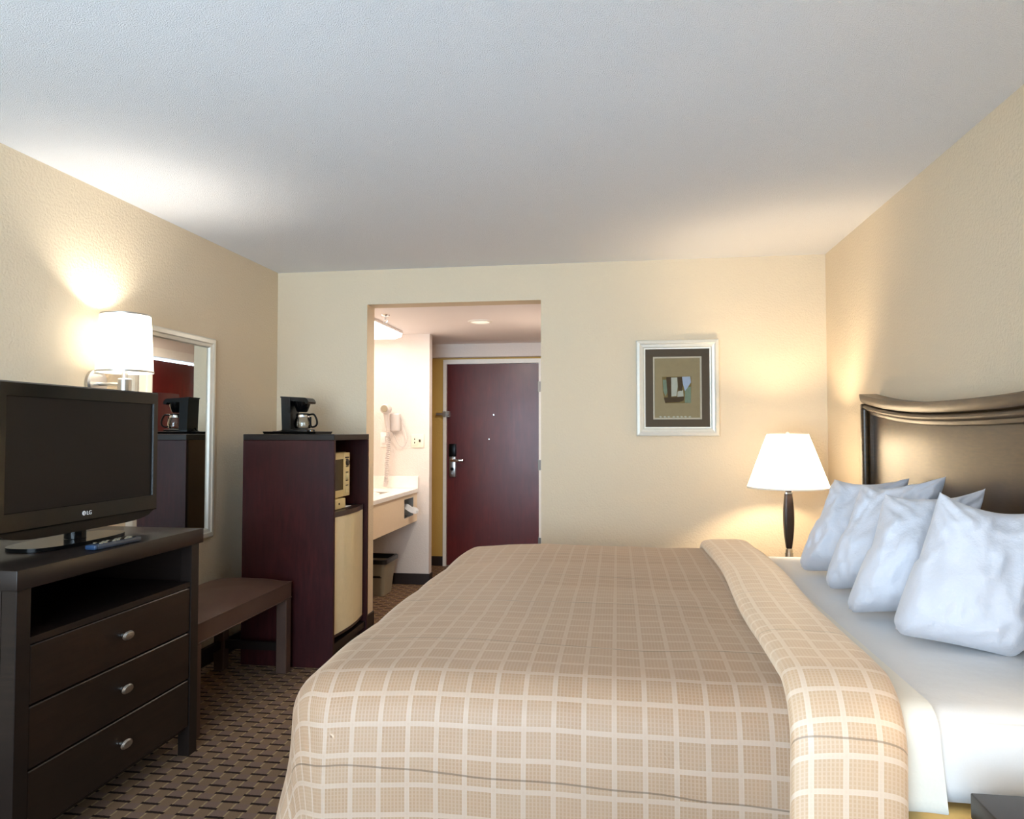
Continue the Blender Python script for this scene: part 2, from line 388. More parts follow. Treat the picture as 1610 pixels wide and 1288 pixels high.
# baseboards
def skirt(name, *boxes): Struct(name, joined(*boxes, bev=0.004), 'baseboard_brown', 'dark brown baseboard')
bh, bt = 0.095, 0.012
skirt('baseboard_left', (LX, LX + bt, REAR, BY, 0, bh))
skirt('baseboard_right', (RX - bt, RX, REAR, BY, 0, bh))
skirt('baseboard_back', (LX + bt, OX0 + bt, BY - bt, BY, 0, bh), (OX1 - bt, RX - bt, BY - bt, BY, 0, bh), (OX0, OX0 + bt, BY, BY2, 0, bh))
skirt('baseboard_partition', (AX, PX + bt, PY - bt, PY, 0, bh), (PX, PX + bt, PY, PY2, 0, bh))
skirt('baseboard_entry', (AX, dx0 - 0.034, EY - bt, EY, 0, bh))

# ------------------------------------------------------------------ ceiling fittings in the hall
t = Thing('downlight', 'round recessed downlight in the entry hall ceiling', 'ceiling light', (-1.063, 5.486, HZ))
t.part('trim_ring', L([(0.072, -0.002), (0.078, -0.010), (0.094, -0.006), (0.098, 0.0)], -1.063, 5.486, seg=40, z0=HZ, caps=False), 'white_trim')
t.part('lens', L([(0.076, -0.004), (0.05, -0.007), (0.01, -0.009)], -1.063, 5.486, seg=40, z0=HZ), 'downlight_lens')
t = Thing('fire_sprinkler', 'small chrome fire sprinkler on the hall ceiling', 'sprinkler', (-1.70, 5.08, HZ))
t.part('escutcheon', L([(0.032, 0), (0.028, -0.008), (0.012, -0.012)], -1.70, 5.08, seg=24, z0=HZ), 'chrome')
sp_ = L([(0.007, -0.010), (0.007, -0.035)], -1.70, 5.08, seg=12, z0=HZ); tube(sp_, [(-1.712, 5.08, HZ-0.03), (-1.716, 5.08, HZ-0.045), (-1.70, 5.08, HZ-0.062)], 0.0025); tube(sp_, [(-1.688, 5.08, HZ-0.03), (-1.684, 5.08, HZ-0.045), (-1.70, 5.08, HZ-0.062)], 0.0025)
t.part('frame', sp_, 'chrome'); t.part('deflector', L([(0.017, -0.060), (0.017, -0.063), (0.004, -0.066)], -1.70, 5.08, seg=16, z0=HZ), 'nickel')
t = Thing('fluorescent_light', 'lit white fluorescent fixture on the ceiling over the vanity', 'ceiling light', (-2.1, 5.4, HZ))
t.part('housing', joined((AX + 0.02, -1.825, 4.9, 5.93, HZ - 0.022, HZ - 0.001), bev=0.003), 'white_plastic')
t.part('diffuser', PR([(AX + 0.03, HZ - 0.022), (-1.832, HZ - 0.022), (-1.84, HZ - 0.05), (-1.90, HZ - 0.068), (AX + 0.08, HZ - 0.068)], 'y', 4.91, 5.925), 'fluorescent_lens')

# ------------------------------------------------------------------ vanity
vx = -1.733
t = Thing('vanity_counter', 'white vanity counter with cream apron in the alcove', 'vanity', (-2.1, 5.45, 0.55))
ct = bmesh.new(); sx, sy, sr = -2.10, 5.32, 0.0
outer = [(AX + 0.001, BY2 + 0.001), (vx, BY2 + 0.001), (vx, PY - 0.001), (AX + 0.001, PY - 0.001)]
box(ct, AX + 0.001, -2.32, BY2 + 0.001, PY - 0.001, 0.805, 0.84, bev=0.003); box(ct, -1.86, vx, BY2 + 0.001, PY - 0.001, 0.805, 0.84, bev=0.003)
box(ct, -2.32, -1.86, BY2 + 0.001, 5.02, 0.805, 0.84); box(ct, -2.32, -1.86, 5.68, PY - 0.001, 0.805, 0.84)
co = t.part('countertop', ct, 'counter_white')
bs = bmesh.new(); n = 40; rings = []
for k, (rx, ry, z) in enumerate(((0.235, 0.335, 0.8405), (0.215, 0.315, 0.842), (0.20, 0.295, 0.83), (0.17, 0.25, 0.76), (0.10, 0.14, 0.715), (0.02, 0.02, 0.71))):
    rings.append([bs.verts.new((-2.09 + rx * math.cos(2*math.pi*i/n), 5.35 + ry * math.sin(2*math.pi*i/n), z)) for i in range(n)])
for a, b in zip(rings, rings[1:]):
    for i in range(n): bs.faces.new((a[i], a[(i+1) % n], b[(i+1) % n], b[i]))
bs.faces.new(rings[-1]); t.part('basin', bs, 'counter_white')
t.part('side_splash', B(AX + 0.001, vx + 0.002, PY - 0.020, PY - 0.001, 0.84, 0.945, bev=0.003), 'counter_white')
ap = bmesh.new()
by0, by1, bz0, bz1 = 5.72, 5.99, 0.615, 0.775     # the dispenser hole
for q in ((BY2 + 0.001, by0, 0.555, 0.805), (by1, PY - 0.001, 0.555, 0.805), (by0, by1, 0.555, bz0), (by0, by1, bz1, 0.805)): box(ap, vx - 0.035, vx - 0.012, *q)
t.part('apron', ap, 'laminate', label='cream laminate apron')
t = Thing('tissue_dispenser', 'steel recessed tissue dispenser in the vanity apron', 'dispenser', (vx - 0.03, 5.855, bz0))
t.part('housing', joined((vx - 0.11, vx - 0.10, by0, by1, bz0, bz1), (vx - 0.10, vx - 0.012, by0, by0 + 0.004, bz0, bz1), (vx - 0.10, vx - 0.012, by1 - 0.004, by1, bz0, bz1), (vx - 0.10, vx - 0.012, by0 + 0.004, by1 - 0.004, bz0, bz0 + 0.004), (vx - 0.10, vx - 0.012, by0 + 0.004, by1 - 0.004, bz1 - 0.004, bz1)), 'nickel')
ts = bmesh.new()
for k in range(3):
    pts = []
    g0 = [bpy_ for bpy_ in ()]
nu, nv = 10, 6; gv = []
for i in range(nu + 1):
    row = []
    for j in range(nv + 1):
        u, v = i / nu, j / nv - 0.5
        row.append(ts.verts.new((vx - 0.09 + 0.14 * u, 5.87 + v * (0.07 + 0.05 * math.sin(u * 3)) + 0.035 * u, 0.70 - 0.05 * u * u + 0.02 * math.sin(v * 9 + u * 4) + 0.02 * (0.5 - abs(v)))))
    gv.append(row)
for i in range(nu):
    for j in range(nv): ts.faces.new((gv[i][j], gv[i+1][j], gv[i+1][j+1], gv[i][j+1]))
bmesh.ops.solidify(ts, geom=ts.faces[:], thickness=0.004)
single('tissue', ts, 'tissue_white', 'crumpled white tissue pulled out of the dispenser', 'tissue')
# hair dryer on the partition wall
hx, hz = -1.965, 1.44
t = Thing('hair_dryer', 'white wall-mounted hair dryer with coiled cord', 'hair dryer', (hx, PY, 1.3))
t.part('wall_holder', B(hx - 0.02, hx + 0.075, PY - 0.06, PY - 0.001, 1.335, 1.50, bev=0.018, seg=3), 'dryer_plastic')
hb = bmesh.new(); lathe(hb, [(0.034, 0), (0.042, 0.01), (0.042, 0.08), (0.036, 0.10)], hx - 0.03, 1.535, seg=24, axis='y', z0=PY - 0.16)
hbp = t.part('dryer_head', hb, 'dryer_plastic')
t.part('air_grille', L([(0.030, 0.0), (0.030, 0.004)], hx - 0.03, 1.535, seg=24, axis='y', z0=PY - 0.166), 'bin_grey', hbp)
t.part('handle', T([(hx - 0.03, PY - 0.11, 1.51), (hx - 0.026, PY - 0.095, 1.43), (hx - 0.018, PY - 0.085, 1.345)], [0.026, 0.022, 0.018], 16), 'dryer_plastic')
coil = []
path = smooth_path([(hx - 0.018, PY - 0.085, 1.33), (hx - 0.02, PY - 0.07, 1.20), (hx - 0.035, PY - 0.07, 1.05), (hx - 0.04, PY - 0.07, 0.92), (hx - 0.045, PY - 0.08, 0.858)], 60)
for k, p in enumerate(path): a = k * 0.9; coil.append(p + Vector((0.017 * math.cos(a), 0.017 * math.sin(a), 0)))
t.part('coiled_cord', T(coil, 0.0042, 6), 'dryer_plastic')
t.part('loop_cord', T(smooth_path([(hx + 0.07, PY - 0.03, 1.47), (hx + 0.10, PY - 0.025, 1.40), (hx + 0.135, PY - 0.02, 1.29), (hx + 0.11, PY - 0.02, 1.21), (hx + 0.06, PY - 0.02, 1.22), (hx + 0.02, PY - 0.03, 1.30), (hx + 0.0, PY - 0.03, 1.345)]), 0.004, 8), 'dryer_plastic')
t = Thing('wall_outlet', 'small white outlet with plug beside the hair dryer', 'outlet', (hx - 0.075, PY, 1.27))
t.part('cover_plate', B(hx - 0.115, hx - 0.045, PY - 0.008, PY - 0.001, 1.20, 1.33, bev=0.003), 'white_plastic'); t.part('plug', B(hx - 0.10, hx - 0.055, PY - 0.05, PY - 0.008, 1.235, 1.30, bev=0.006, seg=2), 'white_plastic')
t = Thing('switch_plate', 'cream double switch plate on the alcove end wall', 'switch', (-1.735, PY, 1.21))
t.part('cover_plate', B(-1.797, -1.683, PY - 0.009, PY - 0.001, 1.195, 1.315, bev=0.004, seg=2), 'ivory')
t.part('rocker', B(-1.782, -1.748, PY - 0.013, PY - 0.009, 1.222, 1.288), 'ivory'); 
for yy in (1.24, 1.27): t.part('slot', B(-1.769, -1.761, PY - 0.0145, PY - 0.013, yy - 0.007, yy + 0.007), 'ink_dark')
t.part('toggle', B(-1.724, -1.712, PY - 0.026, PY - 0.009, 1.245, 1.268, bev=0.002), 'ink_dark')
# waste bin under the vanity
t = Thing('waste_bin', 'grey plastic waste bin under the vanity', 'bin', (-1.985, 5.73, 0))
wb = bmesh.new(); bx_, by_ = -1.985, 5.73
def ring4(bm, hw, hd, z, r=0.03):
    pts = []
    for sx_, sy_, a0 in ((1, 1, 0), (-1, 1, 90), (-1, -1, 180), (1, -1, 270)):
        for k in range(5):
            a = R(a0 + k * 22.5); pts.append(bm.verts.new((bx_ + sx_ * (hw - r) + r * math.cos(a), by_ + sy_ * (hd - r) + r * math.sin(a), z)))
    return pts
rs = [ring4(wb, 0.10, 0.12, 0.0), ring4(wb, 0.10, 0.12, 0.01), ring4(wb, 0.125, 0.155, 0.27), ring4(wb, 0.135, 0.165, 0.275), ring4(wb, 0.135, 0.165, 0.295), ring4(wb, 0.122, 0.152, 0.295), ring4(wb, 0.095, 0.115, 0.02)]
for a, b in zip(rs, rs[1:]):
    for k in range(20): wb.faces.new((a[k], a[(k+1) % 20], b[(k+1) % 20], b[k]))
wb.faces.new(rs[0][::-1]); wb.faces.new(rs[-1]); bmesh.ops.recalc_face_normals(wb, faces=wb.faces[:])
t.part('body', wb, 'bin_grey')
ln = bmesh.new(); rs = [ring4(ln, 0.139, 0.169, 0.265), ring4(ln, 0.139, 0.169, 0.299), ring4(ln, 0.12, 0.15, 0.300), ring4(ln, 0.11, 0.14, 0.15)]
for a, b in zip(rs, rs[1:]):
    for k in range(20): ln.faces.new((a[k], a[(k+1) % 20], b[(k+1) % 20], b[k]))
ln.faces.new(rs[-1]); t.part('bag_liner', ln, 'liner_black')

# ------------------------------------------------------------------ dresser with drawers
DX0, DX1, DY0, DY1, DZ = -2.325, -1.735, 1.862, 2.812, 0.925
t = Thing('dresser', 'dark espresso dresser with open shelf and three drawers', 'dresser', ((DX0 + DX1) / 2, (DY0 + DY1) / 2, 0))
t.part('top', B(DX0, DX1, DY0, DY1, DZ - 0.06, DZ, bev=0.003, seg=2), 'espresso')
y0, y1, xf = DY0 + 0.012, DY1 - 0.012, DX1 - 0.012
t.part('side_panel', joined((DX0 + 0.01, xf - 0.05, y0, y0 + 0.02, 0.09, DZ - 0.06)), 'espresso'); t.part('side_panel', joined((DX0 + 0.01, xf - 0.05, y1 - 0.02, y1, 0.09, DZ - 0.06)), 'espresso')
for yy in (y0, y1 - 0.055):
    t.part('leg', B(xf - 0.05, xf, yy, yy + 0.055, 0, DZ - 0.06, bev=0.002), 'espresso'); t.part('leg', B(DX0 + 0.01, DX0 + 0.06, yy + (0.021 if yy == y0 else -0.021), yy + 0.055 + (0.021 if yy == y0 else -0.021), 0, 0.12, bev=0.002), 'espresso')
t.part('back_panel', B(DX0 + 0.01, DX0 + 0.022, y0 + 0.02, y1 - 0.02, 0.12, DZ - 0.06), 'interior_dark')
t.part('shelf_board', B(DX0 + 0.022, xf - 0.004, y0 + 0.056, y1 - 0.056, 0.692, 0.713), 'espresso')
t.part('bottom_board', B(DX0 + 0.022, xf - 0.02, y0 + 0.056, y1 - 0.056, 0.105, 0.122), 'espresso')
for z0_, z1_ in ((0.510, 0.688), (0.318, 0.504), (0.124, 0.312)):
    dr = t.part('drawer', B(xf - 0.44, xf - 0.003, y0 + 0.058, y1 - 0.058, z0_, z1_, bev=0.003), 'espresso_drawer')
    kz, ky = (z0_ + z1_) / 2 + 0.008, (y0 + y1) / 2
    kb = L([(0.006, 0), (0.006, 0.014), (0.013, 0.018), (0.016, 0.024), (0.012, 0.031), (0.004, 0.033)], 0, 0, seg=20, axis='x', z0=xf - 0.003)
    for v in kb.verts:
        if v.co.x > xf + 0.012: v.co.y *= 1.9
        v.co.y += ky; v.co.z += kz
    t.part('knob', kb, 'nickel', dr)

# ------------------------------------------------------------------ television on the dresser
tvx, ty0, ty1, tz0, tz1 = -1.93, 1.985, 2.78, 1.005, 1.497
t = Thing('television', 'flat black television on a swivel stand on the dresser', 'television', (-1.98, 2.38, DZ))
t.part('back_shell', B(tvx - 0.085, tvx - 0.028, ty0 + 0.03, ty1 - 0.03, tz0 + 0.015, tz1 - 0.03, bev=0.02, seg=3), 'black_plastic')
bz = bmesh.new()
prof = [(-0.028, 0), (-0.004, 0), (0, 0.004)]
ib, it, is_ = 0.062, 0.048, 0.030      # bezel widths
tl = -0.026                            # lower lip
def rect_ring(bm, x, a, b, c, d_): return [bm.verts.new((x, a, c)), bm.verts.new((x, b, c)), bm.verts.new((x, b, d_)), bm.verts.new((x, a, d_))]
rr_ = [rect_ring(bz, tvx - 0.03, ty0, ty1, tz0, tz1), rect_ring(bz, tvx - 0.006, ty0, ty1, tz0, tz1), rect_ring(bz, tvx, ty0 + 0.005, ty1 - 0.005, tz0 + 0.005, tz1 - 0.005),
       rect_ring(bz, tvx, ty0 + is_, ty1 - is_, tz0 + ib, tz1 - it), rect_ring(bz, tvx - 0.007, ty0 + is_ + 0.002, ty1 - is_ - 0.002, tz0 + ib + 0.002, tz1 - it - 0.002)]
for a, b in zip(rr_, rr_[1:]):
    for k in range(4): bz.faces.new((a[k], a[(k+1) % 4], b[(k+1) % 4], b[k]))
bz.faces.new(rr_[0][::-1]); bmesh.ops.recalc_face_normals(bz, faces=bz.faces[:])
bez = t.part('bezel', bz, 'bezel', label='glossy brownish black bezel')
t.part('screen', B(tvx - 0.012, tvx - 0.0065, ty0 + is_ + 0.001, ty1 - is_ - 0.001, tz0 + ib + 0.001, tz1 - it - 0.001), 'screen', label='dark grey switched-off screen')
# curved lower lip with speakers
n = 24; lp_ = bmesh.new(); poly = [(ty0 + 0.004, tz0)]
for k in range(n + 1):
    s = k / n; poly.append((ty0 + 0.01 + (ty1 - ty0 - 0.02) * s, tz0 - 0.034 * (1 - abs(2*s - 1) ** 6) ** 0.8))
poly.append((ty1 - 0.004, tz0)); t.part('speaker_lip', PR(poly[::1], 'x', tvx - 0.05, tvx - 0.008), 'black_plastic')
t.part('neck', L([(0.042, 0.0), (0.036, 0.004), (0.036, 0.10)], -1.985, 2.385, seg=32, z0=DZ + 0.012), 'black_gloss')
bp = bmesh.new(); poly = []
for k in range(48):
    a = 2 * math.pi * k / 48; c, s_ = math.cos(a), math.sin(a)
    poly.append((-1.995 + 0.105 * abs(c) ** 0.7 * (1 if c > 0 else -1), 2.37 + 0.235 * abs(s_) ** 0.7 * (1 if s_ > 0 else -1)))
bpb = PR(poly, 'z', DZ + 0.001, DZ + 0.014); t.part('stand_base', bpb, 'black_gloss')
# maker's mark on the bezel
lgz, lgy = tz0 + 0.030, 2.372
mk = t.part('logo_disc', L([(0.0085, 0.0), (0.0085, 0.0012)], lgy - 0.012, lgz, seg=24, axis='x', z0=tvx + 0.0002), 'logo_white', bez, label='pale round maker mark')
def text_bm(s, size, depth):
    cu = bpy.data.curves.new('txt', 'FONT'); cu.body = s; cu.size = size; cu.extrude = depth; cu.align_x = 'LEFT'
    ob = bpy.data.objects.new('txt', cu); C.objects.link(ob); bpy.context.view_layer.update()
    me = ob.evaluated_get(bpy.context.evaluated_depsgraph_get()).to_mesh(); bm = bmesh.new(); bm.from_mesh(me)
    bpy.data.objects.remove(ob); bpy.data.curves.remove(cu); return bm
tb = text_bm('LG', 0.021, 0.0006)
for v in tb.verts: x, y, z = v.co; v.co = Vector((tvx + 0.0008 + z, lgy + x + 0.001, lgz - 0.0075 + y))
t.part('logo_letters', tb, 'logo_white', bez, label='pale maker letters')
tb = bmesh.new(); tube(tb, [(tvx + 0.0014, lgy - 0.012, lgz + 0.0045), (tvx + 0.0014, lgy - 0.012, lgz - 0.0045), (tvx + 0.0014, lgy - 0.009, lgz - 0.0045)], 0.0007, 6)
t.part('logo_mark', tb, 'bezel', bez)
t.part('power_cable', T(smooth_path([(tvx - 0.06, 2.02, 1.03), (tvx - 0.05, 2.0, 0.97), (tvx - 0.06, 1.97, 0.94), (tvx - 0.16, 1.96, DZ + 0.006), (-2.31, 2.0, DZ + 0.006)]), 0.005, 8), 'black_plastic')
t.part('antenna_cable', T(smooth_path([(tvx - 0.06, 2.56, 1.03), (tvx - 0.07, 2.585, 0.988), (tvx - 0.08, 2.62, 0.99), (tvx - 0.09, 2.65, 1.03)]), 0.0035, 8), 'white_plastic', label='white cable loop')
# remote control
t = Thing('remote_control', 'slim dark grey remote control lying before the television', 'remote', (-1.81, 2.49, DZ))
ra, rb_ = Vector((-1.785, 2.215, DZ + 0.001)), Vector((-1.775, 2.43, DZ + 0.001)); rdv = (rb_ - ra).normalized(); rs_ = Vector((rdv.y, -rdv.x, 0))
def rem(u0, u1, w_, z0_, z1_, bev):
    bm = bmesh.new(); box(bm, -w_, w_, u0, u1, z0_, z1_, bev=bev, seg=2)
    for v in bm.verts: p = ra + rs_ * v.co.x + rdv * v.co.y; v.co = Vector((p.x, p.y, DZ + v.co.z))
    return bm
t.part('body', rem(0.012, 0.225, 0.022, 0.001, 0.02, 0.006), 'remote_grey'); t.part('end_window', rem(-0.002, 0.013, 0.0215, 0.002, 0.0195, 0.006), 'remote_blue', label='blue tinted end')
for k in range(9):
    for j in (-1, 0, 1):
        bm = bmesh.new(); box(bm, j * 0.012 - 0.0038, j * 0.012 + 0.0038, 0.03 + k * 0.02, 0.040 + k * 0.02, 0.0195, 0.0225)
        for v in bm.verts: p = ra + rs_ * v.co.x + rdv * v.co.y; v.co = Vector((p.x, p.y, DZ + v.co.z))
        t.part('button', bm, 'bin_grey' if (k + j) % 3 else 'black_plastic')

# ------------------------------------------------------------------ wall sconce
sx_, sy_ = -2.182, 2.90
t = Thing('wall_sconce', 'brushed nickel wall sconce with lit white drum shade', 'wall lamp', (LX, sy_, 1.55))
t.part('wall_plate', L([(0.062, 0), (0.062, 0.014), (0.054, 0.022), (0.01, 0.024)], 2.905, 1.552, seg=40, axis='x', z0=LX), 'nickel')
t.part('arm', T([(LX + 0.02, 2.905, 1.548), (sx_, sy_, 1.545)], 0.008, 12), 'nickel')
t.part('post', L([(0.026, 0), (0.028, 0.003), (0.028, 0.082), (0.024, 0.086), (0.013, 0.087), (0.013, 0.13), (0.016, 0.131), (0.016, 0.15)], sx_, sy_, seg=28, z0=1.485), 'nickel')
sh = t.part('shade', L([(0.117, 1.598), (0.103, 1.856)], sx_, sy_, seg=48, caps=False), 'sconce_shade_cloth')
t.part('rim', L([(0.1175, 1.596), (0.1185, 1.597), (0.1182, 1.604), (0.1168, 1.604)], sx_, sy_, seg=48, caps=False), 'nickel', sh)
t.part('rim', L([(0.1030, 1.851), (0.1042, 1.851), (0.1040, 1.858), (0.1026, 1.858)], sx_, sy_, seg=48, caps=False), 'nickel', sh)
t.part('bulb', L([(0.012, 1.635), (0.016, 1.66), (0.03, 1.70), (0.032, 1.72), (0.02, 1.75), (0.004, 1.757)], sx_, sy_, seg=20), 'bulb_glow')
def lamp(name, loc, watts, color, radius=0.04):
    ld = bpy.data.lights.new(name, 'POINT'); ld.energy = watts; ld.color = color; ld.shadow_soft_size = radius
    lo = bpy.data.objects.new(name, ld); lo.location = loc; C.objects.link(lo); return lo
lamp('sconce_light', (sx_, sy_, 1.75), 11, (1.0, 0.95, 0.86))

# ------------------------------------------------------------------ leaning wall mirror
my0, my1, mz0, mz1 = 3.125, 3.838, 0.73, 1.87
t = Thing('wall_mirror', 'silver framed rectangular mirror beside the sconce', 'mirror', (LX, (my0 + my1) / 2, mz0))
def frame_ring(bm, planex, sgn, y0, y1, z0, z1, prof):
    """mitred frame; prof = list of (inset, height off the wall)"""
    rings = []
    for ins, h in prof:
        x = planex + sgn * h; rings.append([bm.verts.new((x, y, z)) for y, z in ((y0 + ins, z0 + ins), (y1 - ins, z0 + ins), (y1 - ins, z1 - ins), (y0 + ins, z1 - ins))])
    for a, b in zip(rings, rings[1:]):
        for k in range(4): bm.faces.new((a[k], a[(k+1) % 4], b[(k+1) % 4], b[k]))
    bmesh.ops.recalc_face_normals(bm, faces=bm.faces[:]); return bm
t.part('frame', frame_ring(bmesh.new(), LX, 1, my0, my1, mz0, mz1, [(0, 0.001), (0, 0.026), (0.008, 0.032), (0.028, 0.034), (0.034, 0.028), (0.05, 0.024), (0.056, 0.012), (0.056, 0.001)]), 'silver_frame', sharp=15)
t.part('glass', B(LX + 0.002, LX + 0.012, my0 + 0.05, my1 - 0.05, mz0 + 0.05, mz1 - 0.05), 'mirror')

# ------------------------------------------------------------------ bench
BX0, BX1, bY0, bY1 = -2.24, -1.81, 2.87, 3.80
t = Thing('bench', 'brown vinyl upholstered bench between dresser and fridge cabinet', 'bench', ((BX0 + BX1) / 2, (bY0 + bY1) / 2, 0))
cu = bmesh.new(); nx, ny = 16, 26; g = []
for i in range(nx + 1):
    row = []
    for j in range(ny + 1):
        u, v = i / nx, j / ny; e = (1 - (2*u - 1) ** 4) * (1 - (2*v - 1) ** 6)
        row.append(cu.verts.new((BX0 + (BX1 - BX0) * u, bY0 + (bY1 - bY0) * v, 0.497 + 0.042 * e + 0.002 * noise.noise(Vector((u * 5, v * 9, 1))))))
    g.append(row)
for i in range(nx):
    for j in range(ny): cu.faces.new((g[i][j], g[i+1][j], g[i+1][j+1], g[i][j+1]))
loop = [g[i][0] for i in range(nx)] + [g[nx][j] for j in range(ny)] + [g[i][ny] for i in range(nx, 0, -1)] + [g[0][j] for j in range(ny, 0, -1)]
low = [cu.verts.new((v.co.x, v.co.y, 0.408)) for v in loop]; m_ = len(loop)
for k in range(m_): cu.faces.new((loop[(k+1) % m_], loop[k], low[k], low[(k+1) % m_]))
cu.faces.new(low[::-1]); bmesh.ops.recalc_face_normals(cu, faces=cu.faces[:])
cs = t.part('cushion', cu, 'vinyl')
pz = bmesh.new(); tube(pz, [(BX1 + 0.001, bY0, 0.495), (BX1 + 0.001, bY1, 0.495)], 0.0035, 8); tube(pz, [(BX1 + 0.001, bY0, 0.410), (BX1 + 0.001, bY1, 0.410)], 0.003, 8); tube(pz, [(BX0, bY0 - 0.0005, 0.495), (BX1, bY0 - 0.0005, 0.495)], 0.0035, 8)
t.part('piping', pz, 'vinyl', cs)
for xx, yy in ((BX0, bY0), (BX1 - 0.06, bY0), (BX0, bY1 - 0.06), (BX1 - 0.06, bY1 - 0.06)):
    t.part('leg', B(xx, xx + 0.06, yy, yy + 0.06, 0, 0.408, bev=0.004), 'vinyl')
for yy in (bY0 + 0.018, bY1 - 0.042): t.part('stretcher', B(BX0 + 0.06, BX1 - 0.06, yy, yy + 0.024, 0.12, 0.165), 'espresso')
t.part('stretcher', B(BX0 + 0.02, BX0 + 0.044, bY0 + 0.06, bY1 - 0.06, 0.12, 0.165), 'espresso')

# ------------------------------------------------------------------ fridge cabinet
KX0, KX1, KY0, KY1, KZ = -2.145, -1.590, 3.862, 4.432, 1.319
t = Thing('fridge_cabinet', 'tall dark mahogany open cabinet holding the refrigerator and microwave', 'cabinet', ((KX0 + KX1) / 2, (KY0 + KY1) / 2, 0))
t.part('top', B(KX0, KX1, KY0, KY1, KZ - 0.035, KZ, bev=0.002), 'espresso')
t.part('side_panel', B(KX0, KX1, KY0, KY0 + 0.022, 0, KZ - 0.035, bev=0.0015), 'mahogany'); t.part('side_panel', B(KX0, KX1, KY1 - 0.022, KY1, 0, KZ - 0.035, bev=0.0015), 'mahogany')
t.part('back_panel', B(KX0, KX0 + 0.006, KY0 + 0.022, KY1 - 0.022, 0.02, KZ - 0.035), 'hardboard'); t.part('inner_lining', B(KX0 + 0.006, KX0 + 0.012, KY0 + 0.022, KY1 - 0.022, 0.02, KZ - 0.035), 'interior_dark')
t.part('base_shelf', B(KX0 + 0.012, KX1 - 0.01, KY0 + 0.022, KY1 - 0.022, 0.09, 0.125), 'espresso'); t.part('toe_kick', B(KX1 - 0.06, KX1 - 0.04, KY0 + 0.022, KY1 - 0.022, 0, 0.09), 'espresso')
# refrigerator
fy0, fy1, fz0, fz1 = KY0 + 0.026, 4.388, 0.126, 0.872
t = Thing('mini_fridge', 'cream mini fridge with dark top trim in the cabinet', 'refrigerator', (-1.85, (fy0 + fy1) / 2, fz0))
t.part('body', B(-2.11, -1.655, fy0, fy1, fz0 + 0.02, fz1, bev=0.006), 'fridge_trim')
for xx in (-2.08, -1.70):
    for yy in (fy0 + 0.05, fy1 - 0.05): t.part('foot', L([(0.018, 0), (0.016, 0.021)], xx, yy, seg=14, z0=fz0), 'black_plastic')
poly = [(-1.652, fy0)] + [(-1.612 + 0.020 * math.sin(math.pi * k / 16), fy0 + (fy1 - fy0) * k / 16) for k in range(17)] + [(-1.652, fy1)]
dr = t.part('door', PR(poly, 'z', fz0 + 0.045, 0.840), 'fridge_cream', label='cream curved door')
poly2 = [(-1.655, fy0)] + [(-1.610 + 0.022 * math.sin(math.pi * k / 16), fy0 + (fy1 - fy0) * k / 16) for k in range(17)] + [(-1.655, fy1)]
t.part('top_trim', PR(poly2, 'z', 0.841, fz1 - 0.001), 'fridge_trim', dr); t.part('bottom_trim', PR([(x - 0.004, y) for x, y in poly2], 'z', fz0 + 0.028, fz0 + 0.044), 'fridge_trim', dr)
# riser block and microwave
t = Thing('riser_block', 'small cream plastic block under the microwave', 'block', (-1.82, 4.03, fz1))
t.part('body', B(-2.06, -1.640, 3.90, 4.165, fz1 + 0.001, 0.932, bev=0.004, seg=2), 'cream_plastic'); t.part('latch', L([(0.006, 0), (0.006, 0.004)], 4.06, 0.905, seg=12, axis='x', z0=-1.640), 'ink_dark')
t = Thing('paper_slip', 'white paper slip lying on the mini fridge', 'paper', (-1.70, 4.23, fz1)); t.part('sheet', B(-1.80, -1.645, 4.17, 4.27, fz1 + 0.0005, fz1 + 0.003), 'tissue_white')
my0_, my1_, uz0, uz1, ux = 3.893, 4.262, 0.938, 1.208, -1.652
t = Thing('microwave', 'cream compact microwave inside the cabinet', 'microwave', (-1.85, 4.08, 0.93))
t.part('body', B(-2.06, ux - 0.02, my0_, my1_, uz0, uz1, bev=0.006, seg=2), 'cream_plastic')
for xx in (-2.03, -1.72):
    for yy in (3.93, 4.13): t.part('foot', L([(0.012, 0), (0.012, 0.007)], xx, yy, seg=12, z0=0.932), 'black_plastic')
dr = t.part('door', B(ux - 0.02, ux, my0_, 4.165, uz0 + 0.002, uz1 - 0.002, bev=0.004, seg=2), 'cream_plastic'); t.part('door_window', B(ux - 0.002, ux + 0.002, my0_ + 0.035, 4.150, uz0 + 0.045, uz1 - 0.04), 'oven_glass', dr)
cp = t.part('control_panel', B(ux - 0.02, ux, 4.167, my1_, uz0 + 0.002, uz1 - 0.002, bev=0.004, seg=2), 'cream_plastic')
yc_ = (4.167 + my1_) / 2
t.part('display', B(ux, ux + 0.0015, yc_ - 0.03, yc_ + 0.03, uz1 - 0.036, uz1 - 0.028), 'ink_dark', cp)
for z_, r_ in ((1.145, 0.020), (1.06, 0.017)): t.part('dial', L([(r_, 0), (r_, 0.008), (r_ * 0.7, 0.012)], yc_, z_, seg=20, axis='x', z0=ux), 'ink_dark' if r_ > 0.018 else 'cream_plastic', cp)
for z_ in (1.165, 1.12, 1.085, 1.035, 1.005): t.part('marking', B(ux, ux + 0.001, yc_ - 0.02, yc_ + 0.02, z_ - 0.003, z_ + 0.003), 'ink_dark', cp)
t.part('open_button', B(ux, ux + 0.004, yc_ - 0.03, yc_ + 0.03, uz0 + 0.02, uz0 + 0.05, bev=0.002), 'cream_plastic', cp)

